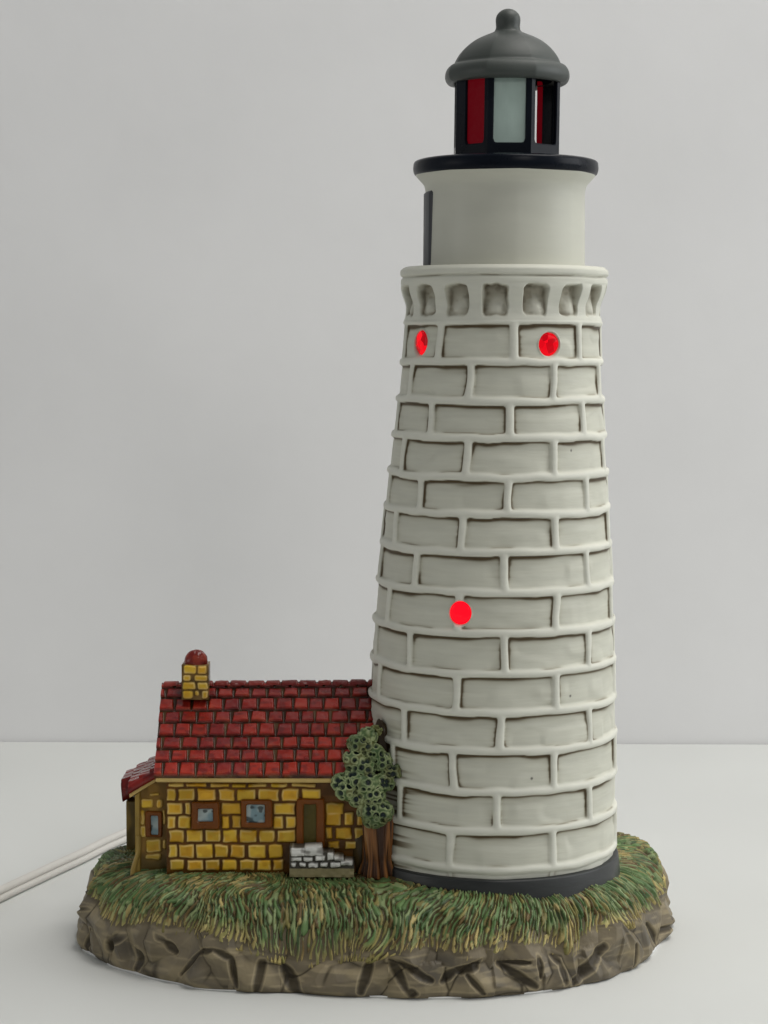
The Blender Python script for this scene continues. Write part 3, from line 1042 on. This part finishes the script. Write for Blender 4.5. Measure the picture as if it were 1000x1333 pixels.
# ---- tiled roof: front slope, ridge, back slope in one sheet with thickness
rowb = [at(300, y, EAVE_Y + (RIDGE_Y - EAVE_Y) * (1011.8 - y) / 124.0)[2] for y in (897, 910, 926.5, 942, 959.6, 975.8, 992, 1012)]


def roof_sheet(name, L0, L1, E0, E1, back_drop, rows, tile_w, seed, mat, parent, thick=9.0, nx=300, nt=150, jag=1.0):
    """L0-L1 ridge line, E0-E1 front eave; the back slope mirrors the front to half its length"""
    L0, L1, E0, E1 = [np.array(p, float) for p in (L0, L1, E0, E1)]
    slope_len = np.linalg.norm(E0 - L0)
    t = np.linspace(0, 1, nt)
    u = np.linspace(0, 1, nx)
    U, T = np.meshgrid(u, t, indexing='ij')
    Lp = L0 + (L1 - L0) * U[..., None]
    Ep = E0 + (E1 - E0) * U[..., None]
    Pf = Lp + (Ep - Lp) * T[..., None]
    a = np.cross(L1 - L0, E0 - L0)
    nrm = a / np.linalg.norm(a)
    if nrm[2] < 0:
        nrm = -nrm
    width = np.linalg.norm(L1 - L0)
    sx_ = U * width
    nr = len(rows)
    rbounds = np.r_[0, rows]
    k = np.clip(np.searchsorted(rbounds, T.ravel(), side='right').reshape(T.shape) - 1, 0, nr - 1)
    r0, r1 = rbounds[k], rbounds[k + 1]
    f = np.clip((T + 0.006 * noise(sx_ / 14, k * 3.7, 0, seed + 3) * jag - r0) / (r1 - r0), 0, 1)
    off = hash3(k, 0 * k, 0 * k, seed) * 0.3 + 0.5 * (k % 2)
    cell = sx_ / tile_w + off + 0.16 * noise(sx_ / tile_w * 0.5, k * 5.1, 0, seed + 1)
    ci = np.floor(cell)
    cf = cell - ci
    rnd = hash3(ci, k, 0 * k, seed + 2)
    rnd2 = hash3(ci, k, 0 * k, seed + 7)
    gap = (0.105 - 0.065 * f) * tile_w * (0.8 + 0.5 * rnd2)
    dx = np.minimum(cf, 1 - cf) * tile_w - gap
    rowh = (r1 - r0) * slope_len
    dbt = (1 - f) * rowh
    dtp = f * rowh
    sd_ = np.minimum(np.minimum(dx, dbt - 0.9), dtp - 1.0)
    on = sst(-0.5, 1.6, sd_)
    hgt = (1.2 + 3.4 * f + 1.2 * (rnd - 0.5)) * on + 0.25 * noise(sx_ / 7, T * slope_len / 7, 0, seed + 4) * on - 1.5 * (1 - sst(0.3, 2.2, dbt))
    c_up, c_lo = rgb(0.190, 0.011, 0.010), rgb(0.370, 0.024, 0.009)
    c = mix(c_up, c_lo, np.clip(0.55 * T + 0.8 * (rnd - 0.4) + 0.35 * noise(sx_ / 30, T * 4, 0, seed + 5), 0, 1))
    c = mix(c, rgb(0.085, 0.008, 0.008), 0.55 * sst(0.0, 0.7, noise(sx_ / 8, T * slope_len / 6, 0, seed + 9)))
    c = mix(c, rgb(0.36, 0.055, 0.020), 0.5 * sst(0.35, 1, f) * sst(0.1, 0.7, noise(sx_ / 7, T * slope_len / 5, 0, seed + 6)))
    groove = mix(rgb(0.045, 0.018, 0.007), rgb(0.095, 0.048, 0.017), sst(-0.2, 0.6, noise(sx_ / 9, T * 9, 0, seed + 8)))
    c = mix(groove, c, sst(-0.2, 1.1, sd_))
    c = mix(c, rgb(0.050, 0.012, 0.008), 0.80 * (1 - sst(0.5, 1.9, dbt)) * (k < nr - 1))
    Pf = Pf + nrm * hgt[..., None]
    # eave edge, underside, then the plain back slope
    low = Pf[:, -1] * 1.0
    low1 = low - nrm * (thick * 0.55) + np.array([0, 0, 0])
    low2 = low - nrm * thick + (L0 - E0) / slope_len * 3
    und = Lp[:, 0] - nrm * thick * 1.2
    dirb = back_drop
    bk0 = Lp[:, 0] + np.array(dirb) * 0.06 + np.array([0, 0, -1.0])
    bk = Lp[:, 0] + np.array(dirb)
    A = np.concatenate([bk[:, None], bk0[:, None], Pf, low1[:, None], low2[:, None], und[:, None], (bk - np.array([0, 0, thick]))[:, None]], 1)
    red = np.broadcast_to(rgb(0.15, 0.014, 0.010), (nx, 1, 3))
    C = np.concatenate([red, red, c, red, red, red, red], 1)
    nn_ = A.shape[1]
    fs = grid_faces(nx, nn_)
    ends = []
    idx = np.arange(nx * nn_).reshape(nx, nn_)
    # close both gable ends with strips between the top surface and the underside
    m_ = nt + 2
    cap0 = list(idx[0, :]) ; cap1 = list(idx[-1, ::-1])
    me_faces = [tuple(int(q) for q in f_) for f_ in fs] + [tuple(int(q) for q in cap0[::-1])] + [tuple(int(q) for q in cap1[::-1])]
    return new_obj(name, A, me_faces, mat, parent, C)


t_rows = [(1 - (zrow - e_l[2]) / (r_l[2] - e_l[2])) for zrow in rowb]
t_rows = [max(0.04, t) for t in t_rows[:-1]] + [1.0]
roof = roof_sheet('cottage_roof', r_l, r_r, e_l, e_r, (0, 105, -100), t_rows, 22.0, 301, M_tile, root, 10, 420, 190)
# ridge tiles
nseg = 15
nx, nc = 320, 14
U, T = np.meshgrid(np.linspace(0, 1, nx), np.linspace(-1.35, 1.25, nc), indexing='ij')
Lw = np.linalg.norm(r_r - r_l)
cell = U * Lw / 22.5 + 0.12 * noise(U * 12, 0, 0, 322)
cf = cell - np.floor(cell)
dj = np.minimum(cf, 1 - cf) * 22.5
rr = 7.0 - 2.6 * (1 - sst(0.2, 2.6, dj)) + 0.5 * noise(U * Lw / 6, T * 2, 0, 323) + 0.8 * hash3(np.floor(cell), 0 * cell, 0 * cell, 325)
cpt = r_l + (r_r - r_l) * U[..., None] + np.array([0, 0, -4.0])
Vv = cpt + np.stack([0 * U, -rr * np.sin(T) * 1.15, rr * np.cos(T)], -1)
cc = mix(rgb(0.150, 0.016, 0.014), rgb(0.22, 0.03, 0.022), hash3(np.floor(cell), 0 * cell, 0 * cell, 324))
cc = mix(cc, rgb(0.06, 0.022, 0.014), 1 - sst(0.3, 1.4, dj))
new_obj('ridge_tiles', Vv, grid_faces(nx, nc), M_tile, roof, cc)

# ---- chimney with its rounded red pot
CY = -22.0
ch_b = from_crop([(290, 400, 178, 250), (410, 497, 178, 250), (285, 357, 258, 314), (385, 503, 258, 314), (285, 395, 322, 384), (410, 506, 322, 384),
                  (285, 372, 392, 465), (384, 424, 392, 445), (448, 506, 392, 465)], 0.15, 195, 840, CY - 3)
cx0, cx1 = at(236.5, 880, CY)[0], at(271, 880, CY)[0]
cz0, cz1 = at(250, 911, CY)[2], at(250, 866, CY)[2]
chim = relief('chimney', cx0, cx1, cz0, cz1, CY, brick_h(ch_b, 3.0, 3.0), M_brick, root, 0.8, brick_c(ch_b, 3.0, rgb(0.12, 0.07, 0.02)), depth=34)
pc_ = at(255.5, 866, CY + 14)
n, m = 48, 20
pv = []
for t in range(n):
    th = 2 * math.pi * t / n
    for j in range(m):
        q = j / (m - 1)
        if q < 0.35:
            r, z = 15.2 - 0.6 * (0.35 - q), q / 0.35 * 9 - 3
        else:
            a = (q - 0.35) / 0.65 * math.pi / 2
            r, z = 15.0 * math.cos(a), 6 + 14.5 * math.sin(a)
        d = 1 + 0.05 * float(noise(3 * math.cos(th) + 9, 3 * math.sin(th), z / 6, 331))
        pv.append((pc_[0] + r * d * math.cos(th), pc_[1] + 0.8 * r * d * math.sin(th), pc_[2] + z * d))
pv = np.array(pv).reshape(n, m, 3)
pcol = mix(rgb(0.15, 0.012, 0.008), rgb(0.27, 0.04, 0.022), sst(-.2, .7, noise(pv[..., 0] / 6, pv[..., 1] / 6, pv[..., 2] / 4, 332)))
new_obj('chimney_pot', pv, grid_faces(n, m, True), M_tile, chim, pcol)


# ---- windows and door
def frame_pane(name, fr, pn, Y, parent, mat_f, pane_name, mat_p, deep=5.0, proud=4.0, blot=True, seed=0):
    (a,) = from_crop([fr[0]], fr[1], fr[2], fr[3], Y)
    (b,) = from_crop([pn[0]], pn[1], pn[2], pn[3], Y)
    N = 40

    def ring(r, rad):
        x0, x1, z0_, z1_ = r
        pts_ = []
        for i in range(N):
            s = i / N * 4
            k, t = int(s), s - int(s)
            c4 = [(x0, z0_), (x1, z0_), (x1, z1_), (x0, z1_)]
            p = (1 - t) * np.array(c4[k]) + t * np.array(c4[(k + 1) % 4])
            hx, hz = (x1 - x0) / 2, (z1_ - z0_) / 2
            c = np.array([(x0 + x1) / 2, (z0_ + z1_) / 2])
            q = p - c
            ex, ez = abs(q[0]) - (hx - rad), abs(q[1]) - (hz - rad)
            if ex > 0 and ez > 0:
                l = math.hypot(ex, ez)
                q = np.array([math.copysign(hx - rad + ex / l * rad, q[0]), math.copysign(hz - rad + ez / l * rad, q[1])])
            wob = 0.5 * noise(np.array([q[0] / 6 + seed * 7]), np.array([q[1] / 6]), 0, 401)[0]
            pts_.append(c + q * (1 + wob * 0.04))
        return np.array(pts_)
    shrink = lambda r, d: (r[0] + d, r[1] - d, r[2] + d, r[3] - d)
    rings = [(ring(a, 2), Y + 3), (ring(a, 2), Y - proud + 1.5), (ring(shrink(a, 1.2), 2), Y - proud), (ring(shrink(b, -1.2), 1.6), Y - proud + 0.2), (ring(b, 1.6), Y - proud + 1.5), (ring(b, 1.6), Y + deep)]
    A = np.array([np.c_[r[:, 0], np.full(N, y_), r[:, 1]] for r, y_ in rings]).transpose(1, 0, 2)
    o = new_obj(name, A, grid_faces(N, len(rings), True, False), mat_f, parent, smooth=False)
    g = shrink(b, -0.8)
    cdark = rgb(0.02, 0.03, 0.03)

    def colp(u, v):
        if not blot:
            return np.broadcast_to(rgb(0.05, 0.042, 0.01), u.shape + (3,))
        n1_ = noise(u / 6 + seed * 5, v / 5, 0, 411)
        c = mix(rgb(0.40, 0.47, 0.46), rgb(0.20, 0.30, 0.33), sst(-0.3, 0.5, noise(u / 9, v / 9 + seed, 0, 412)))
        return mix(c, cdark, 0.85 * sst(0.25, 0.6, n1_))
    relief(pane_name, g[0], g[1], g[2], g[3], Y + 0.6, lambda u, v: 0.4 * noise(u / 5, v / 5, 0, 413), mat_p, o, 0.8, colp if blot else None, depth=2.5)
    return o


frame_pane('window', ((178, 305, 157, 281), 0.28, 200, 1000), ((207, 277, 187, 247), 0.28, 200, 1000), WY - 3, root, M_frame, 'window_pane', M_pane, seed=1)
frame_pane('window', ((408, 552, 145, 275), 0.28, 200, 1000), ((433, 518, 168, 252), 0.28, 200, 1000), WY - 3, root, M_frame, 'window_pane', M_pane, seed=2)
frame_pane('door', ((665, 795, 140, 385), 0.28, 200, 1000), ((698, 757, 166, 376), 0.28, 200, 1000), WY - 3, root, M_frame, 'door_panel', M_olive, blot=False, seed=3)

# ---- white rubble steps by the door
SY = -112.0
st = from_crop([(105, 222, 142, 208), (214, 356, 124, 205), (108, 192, 213, 248), (205, 282, 212, 248), (294, 374, 200, 243), (385, 440, 176, 238), (436, 512, 209, 243),
                (110, 152, 256, 292), (172, 226, 256, 290), (244, 322, 256, 294), (336, 392, 256, 292), (412, 492, 252, 294), (488, 586, 240, 280)], 0.17, 360, 1080, SY - 4)
sx0, sx1 = at(377, 1120, SY)[0], at(461, 1120, SY)[0]
tops_px = [(360, 1101), (378, 1103), (398, 1103), (419, 1101), (420.5, 1109), (434, 1109), (435.5, 1115), (446, 1115.5), (449, 1120), (460, 1121), (480, 1121)]
tx = [at(x, y, SY)[0] for x, y in tops_px]
tz = [at(x, y, SY)[2] for x, y in tops_px]


def step_h(u, v):
    sd_, _ = rects(u + 0.8 * noise(u / 5, v / 5, 0, 421), v + 0.6 * noise(u / 5, v / 5, 0, 422), st, 2.2)
    return 5.0 * sst(-0.8, 2.0, sd_) + 0.8 * noise(u / 5, v / 4, 0, 423)


def step_c(u, v):
    sd_, _ = rects(u + 0.8 * noise(u / 5, v / 5, 0, 421), v + 0.6 * noise(u / 5, v / 5, 0, 422), st, 2.2)
    g = np.broadcast_to(rgb(0.075, 0.068, 0.055), u.shape + (3,))
    low = v < at(400, 1130.5, SY)[2]
    g = mix(g, rgb(0.34, 0.29, 0.15), low * 0.9)
    wcol = mix(rgb(0.62, 0.62, 0.58), rgb(0.30, 0.29, 0.27), sst(0.15, 0.8, noise(u / 7, v / 5, 0, 424)))
    return mix(g, wcol, sst(-0.2, 1.0, sd_))


relief('doorstep', sx0, sx1, at(400, 1138, SY)[2] - 4, 0, SY, step_h, M_stone, root, 0.7, step_c, depth=24, topz=lambda u: np.interp(u, tx, tz))

# ---- small side wing with its sloped roof and window, and the lower lean-to behind it
AY = -62.0
wb = from_crop([(285, 400, 590, 682), (438, 492, 598, 682), (283, 322, 700, 842), (285, 342, 850, 962), (335, 482, 982, 1108), (330, 480, 1125, 1180), (366, 462, 535, 562), (492, 522, 700, 850), (495, 530, 985, 1080)], 0.135, 145, 960, AY - 2)
ax0, ax1 = at(176.5, 1080, AY)[0], at(222, 1080, AY)[0]
apz = [(at(170, 1038, AY)[0], at(170, 1038, AY)[2]), (at(203, 1016, AY)[0], at(203, 1016, AY)[2]), (at(225, 1003, AY)[0], at(225, 1003, AY)[2])]


def wing_h(u, v):
    h0 = brick_h(wb, 2.2, 3)(u, v)
    post_ = 1 - sst(5.5, 7.0, u - ax0)
    return h0 * (1 - post_) + 4.0 * post_


def wing_c(u, v):
    c = brick_c(wb, 3, rgb(0.19, 0.105, 0.018))(u, v)
    c = mix(c, rgb(0.085, 0.062, 0.016), 0.8 * sst(138, 118, v))
    post_ = 1 - sst(5.2, 7.0, u - ax0)
    return mix(c, rgb(0.34, 0.225, 0.050) + 0 * c, post_)


relief('wing_wall', ax0, ax1, 96, 0, AY, wing_h, M_brick, root, 0.7, wing_c, depth=112, topz=lambda u: np.interp(u, [p[0] for p in apz], [p[1] for p in apz]) - 1)
small = frame_pane('window', ((330, 492, 712, 958), 0.135, 145, 960), ((383, 452, 752, 938), 0.135, 145, 960), AY - 1, root, M_frame, 'window_pane', M_pane, deep=4, proud=2.6, seed=4)
small['label'] = 'narrow brown window in the side wing'
# flared foot of the wing's corner
fx = at(181, 1100, AY)[0]
fv = []
for t in np.linspace(0, 1, 16):
    z = 96 + 62 * t
    fl = 7 * (1 - sst(0.2, 0.75, t))
    for q in np.linspace(0, 2 * np.pi, 16, endpoint=False):
        fv.append((fx - fl + (3.2 + fl * 0.1) * math.cos(q), AY - 2.5 - fl * 0.4 + 3.6 * math.sin(q), z))
fv = np.array(fv).reshape(16, 16, 3).transpose(1, 0, 2)
new_obj('corner_buttress', fv, grid_faces(16, 16, True), M_brick, root, np.broadcast_to(rgb(0.33, 0.225, 0.06), (16, 16, 3)))


def slab_roof(name, U0, U1, L0, L1, Yf, depth_y, rows, tile_w, seed):
    """thick roof falling to the left: U0-U1 upper and L0-L1 lower edge of its front face, running straight back"""
    U0, U1, L0, L1 = [at(p[0], p[1], Yf) for p in (U0, U1, L0, L1)]
    nu, nf, nt_ = 110, 12, 90
    u = np.linspace(0, 1, nu)[:, None]
    up = (U0 + (U1 - U0) * u[..., None])
    lo_ = (L0 + (L1 - L0) * u[..., None])
    slope_len = np.linalg.norm(U1 - U0)
    nrm = np.array([-(U1 - U0)[2], 0, (U1 - U0)[0]]) / slope_len
    # front face: bulging round from the lower to the upper edge
    tf = np.linspace(0, 1, nf)[None, :]
    face = lo_ + (up - lo_) * tf[..., None] + np.array([0, -1.0, 0]) * (4.5 * np.sqrt(np.clip(1 - (2 * tf - 1) ** 2, 0, 1)))[..., None]
    vb = np.linspace(0, depth_y, nt_)[None, 1:]
    rowf = u * rows + 0 * vb
    k = np.floor(rowf)
    f = 1 - (rowf - k)
    cell = vb / tile_w + 0.5 * (k % 2) + 0.2 * noise(k * 3.1, vb / 30, 0, seed)
    cf = cell - np.floor(cell)
    dx = np.minimum(cf, 1 - cf) * tile_w
    h = (0.5 + 3.0 * f) * sst(0.3, 2.2, dx) * sst(0, 0.12, 1 - f) + 0.4 * noise(vb / 6, u * 9, 0, seed + 1)
    topp = up + np.array([0, 1.0, 0]) * vb[..., None] + nrm * h[..., None]
    back = lo_ + np.array([0, depth_y, 0])
    A = np.concatenate([back, face, topp, back - np.array([0, 0, 0.5])], 1)
    red = rgb(0.150, 0.012, 0.010)
    ct = mix(red, rgb(0.26, 0.02, 0.012), np.clip(0.5 + 0.8 * (hash3(np.floor(cell), k, 0 * k, seed + 3) - 0.5), 0, 1))
    ct = mix(ct, rgb(0.050, 0.018, 0.010), 1 - sst(0.2, 1.5, dx) * sst(0, 0.14, 1 - f))
    cfa = mix(rgb(0.13, 0.010, 0.010), rgb(0.21, 0.016, 0.012), sst(-0.4, 0.5, noise(u * 7, tf * 2, 0, seed + 4)))
    b_ = np.broadcast_to(red, (nu, 1, 3))
    C = np.concatenate([b_, cfa, ct, b_], 1)
    nn_ = A.shape[1]
    fs = [tuple(int(q) for q in f_) for f_ in grid_faces(nu, nn_)]
    idx = np.arange(nu * nn_).reshape(nu, nn_)
    fs += [tuple(int(q) for q in idx[0, ::-1]), tuple(int(q) for q in idx[-1, :])]
    return new_obj(name, A, fs, M_tile, root, C)


slab_roof('wing_roof', (167, 1021.5), (222, 991), (168, 1034), (222, 1002.5), AY - 9, 118, 4, 22, 341)
# cream bargeboard under the rake
p0, p1 = at(168.5, 1036, AY - 8), at(207, 1012, AY - 8)
bv = []
for p in (p0, p1):
    for dy, dz in ((0, -3.2), (0, 3.2), (9, 3.2), (9, -3.2)):
        bv.append((p[0], p[1] + dy, p[2] + dz))
bo = new_obj('bargeboard', bv, [(0, 1, 5, 4), (1, 2, 6, 5), (2, 3, 7, 6), (3, 0, 4, 7), (3, 2, 1, 0), (4, 5, 6, 7)], M_brick, root, np.tile(cream_y, (8, 1)), smooth=False)
bevel(bo, 1.6, 2)
BY = 48.0
lx0, lx1 = at(164.5, 1060, BY)[0], at(200, 1060, BY)[0]
relief('lean_to_wall', lx0, lx1, 90, at(170, 1043, BY)[2], BY, lambda u, v: 0.8 * noise(u / 8, v / 14, 0, 431), M_brick, root, 1.2,
       lambda u, v: mix(rgb(0.25, 0.165, 0.040), rgb(0.12, 0.085, 0.025), sst(-0.4, .5, noise(u / 9, v / 25, 0, 432))), depth=60)
slab_roof('lean_to_roof', (157.5, 1019), (186, 1003), (160, 1044), (186, 1029), BY - 8, 62, 2, 22, 351)

# ------------------------------------------------------------------ tree between cottage and tower
tree = bpy.data.objects.new('tree', None)
COL.objects.link(tree)
TY = -104.0
tp = at(492, 1125, TY)
tree.location = tuple(np.array([tp[0], tp[1], 118.0]) * S)
tree.parent = root
toff = np.array([tp[0], tp[1], 118.0])


def ico(n_sub):
    import bmesh
    bm = bmesh.new()
    bmesh.ops.create_icosphere(bm, subdivisions=n_sub, radius=1.0)
    v = np.array([x.co[:] for x in bm.verts])
    f = np.array([[q.index for q in p.verts] for p in bm.faces])
    bm.free()
    return v, f


iv, if_ = ico(5)
LOB = [(470, 968, 17, 13, -98), (478, 958, 14, 11, -96), (490, 951, 9, 8, -90), (462, 990, 14, 14, -104), (473, 1000, 16, 14, -108), (496, 992, 15, 13, -100), (507, 1006, 14, 14, -100), (500, 1018, 15, 13, -106), (444, 1018, 13, 12, -106), (452, 1029, 14, 13, -110), (462, 1012, 15, 13, -110), (478, 1020, 16, 15, -113), (487, 1036, 16, 14, -113), (482, 1054, 16, 14, -114), (497, 1056, 15, 15, -113), (489, 1068, 15, 10, -113), (468, 1040, 13, 11, -110), (486, 982, 14, 14, -98)]
vs_, fs_, cs_ = [], [], []
for i, (x, y, rx, rz_, ly) in enumerate(LOB):
    c = at(x, y, ly)
    rad = np.array([rx, min(rx, 17) * 0.85, rz_])
    p = iv * rad
    w_ = c + p
    f1, f2, cid, _, _ = voronoi(w_[:, 0] / 8.2, w_[:, 2] / 8.2, w_[:, 1] / 8.2, 500, 0.55)
    lump_ = 3.0 * noise(w_[:, 0] / 13, w_[:, 1] / 13, w_[:, 2] / 13, 501)
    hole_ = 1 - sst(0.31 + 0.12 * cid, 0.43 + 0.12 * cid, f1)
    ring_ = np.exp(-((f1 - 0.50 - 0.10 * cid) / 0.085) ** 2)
    d = lump_ - 3.4 * hole_ + 1.2 * ring_
    w_ = w_ + iv * d[:, None]
    hl = sst(-0.3, 0.5, noise(w_[:, 0] / 16, w_[:, 2] / 16, 0, 502))
    cg = mix(rgb(0.050, 0.095, 0.030), rgb(0.085, 0.135, 0.050), hl)
    cg = mix(cg, rgb(0.13, 0.115, 0.035), 0.7 * sst(0.1, 0.6, noise(w_[:, 0] / 12, w_[:, 2] / 12, 3, 503)))
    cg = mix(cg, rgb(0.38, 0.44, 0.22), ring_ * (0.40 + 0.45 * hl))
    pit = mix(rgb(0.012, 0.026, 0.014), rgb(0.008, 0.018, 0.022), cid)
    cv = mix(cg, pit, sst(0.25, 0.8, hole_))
    if i == 2:
        cv = mix(cv, rgb(0.20, 0.19, 0.06), np.full(len(cv), 0.6))
    vs_.append(w_ - toff)
    fs_.append(if_ + len(iv) * i)
    cs_.append(cv)
new_obj('crown', np.concatenate(vs_), np.concatenate(fs_), M_crown, tree, np.concatenate(cs_))
# trunk: fluted bark, spreading into a root mound against the tower
n, m = 140, 50
q0, q1 = at(491, 1062, TY), at(492, 1142, TY)
TH, TT = np.meshgrid(np.linspace(0, 2 * np.pi, n, endpoint=False), np.linspace(0, 1, m), indexing='ij')
zc = q1[2] + (q0[2] - q1[2]) * TT
rr = 17.0 + 2.5 * TT + 5 * (1 - sst(0, 0.3, TT)) + 4.5 * noise(np.cos(TH) * 4.2, np.sin(TH) * 4.2, TT * 1.3, 511) + 1.5 * noise(np.cos(TH) * 10, np.sin(TH) * 10, TT * 2.0, 512)
vx = q1[0] + (q0[0] - q1[0]) * TT + rr * np.cos(TH)
vy = TY + 6 + 0.75 * rr * np.sin(TH)
fl = noise(np.cos(TH) * 4.2, np.sin(TH) * 4.2, TT * 1.3, 511) + 0.6 * noise(np.cos(TH) * 10, np.sin(TH) * 10, TT * 2.0, 512)
cb = mix(rgb(0.045, 0.015, 0.004), rgb(0.260, 0.105, 0.028), sst(-0.3, 0.6, fl))
cb = mix(cb, rgb(0.32, 0.19, 0.09), 0.6 * sst(0.55, 1.0, fl))
new_obj('trunk', np.stack([vx, vy, zc], -1) - toff, grid_faces(n, m, True), M_bark, tree, cb)
# brown moulded bank joining tree, cottage and tower foot
LB = [(514, 1126, 20, 30, -86), (520, 1050, 12, 40, -72), (472, 1112, 16, 52, -74), (497, 975, 14, 38, -72), (518, 1152, 22, 12, -108), (468, 1150, 26, 12, -100)]
vs_, fs_, cs_ = [], [], []
iv4, if4 = ico(4)
for i, (x, y, rx, rz_, ly) in enumerate(LB):
    c = at(x, y, ly)
    w_ = c + iv4 * np.array([rx, 15, rz_]) * (1 + 0.12 * noise(iv4[:, 0] * 3 + i, iv4[:, 1] * 3, iv4[:, 2] * 3, 521))[:, None]
    vs_.append(w_ - toff)
    fs_.append(if4 + len(iv4) * i)
    cs_.append(mix(rgb(0.040, 0.024, 0.008), rgb(0.085, 0.056, 0.018), sst(-.3, .6, noise(w_[:, 0] / 10, w_[:, 1] / 10, w_[:, 2] / 30, 522))))
new_obj('root_mound', np.concatenate(vs_), np.concatenate(fs_), M_bark, tree, np.concatenate(cs_))

# ------------------------------------------------------------------ power cord on the table behind the base
ctrl = [(-120, 175, 16), (-110, 320, 9)]
for x, y in ((262, 1052), (200, 1076), (140, 1102), (110, 1117), (80, 1131), (48, 1146), (0, 1169), (-60, 1200)):
    p = at_z(x, y, 7)
    ctrl.append((p[0], p[1], 7))
ctrl = np.array(ctrl, float)
# Catmull-Rom through the points
cp = np.vstack([2 * ctrl[0] - ctrl[1], ctrl, 2 * ctrl[-1] - ctrl[-2]])
path = []
for i in range(1, len(cp) - 2):
    for t in np.linspace(0, 1, 16, endpoint=False):
        a, b, c, d = cp[i - 1:i + 3]
        path.append(0.5 * ((2 * b) + (-a + c) * t + (2 * a - 5 * b + 4 * c - d) * t * t + (-a + 3 * b - 3 * c + d) * t ** 3))
path = np.array(path)
tang = np.gradient(path, axis=0)
tang /= np.linalg.norm(tang, axis=1)[:, None]
sd3 = np.cross(tang, np.array([0, 0, 1.0]))
sd3 /= np.linalg.norm(sd3, axis=1)[:, None]
up3 = np.cross(sd3, tang)
VV, FF = [], []
prof = []
for k, (dz, ds) in enumerate(((0.0, 0.0), (10.0, 1.5))):
    th = np.linspace(0, 2 * np.pi, 18, endpoint=False)
    ring = path[:, None] + sd3[:, None] * (ds + 5.7 * np.cos(th))[None, :, None] + up3[:, None] * (dz + 5.7 * np.sin(th))[None, :, None]
    n_ = len(path)
    VV.append(ring.transpose(1, 0, 2).reshape(-1, 3))
    FF.append(grid_faces(18, n_, True) + k * 18 * n_)
cord = new_obj('power_cord', np.concatenate(VV), np.concatenate(FF), M_cord)
cord['label'] = 'white twin power cord trailing left across the table from behind the rock base'
cord['category'] = 'cord'
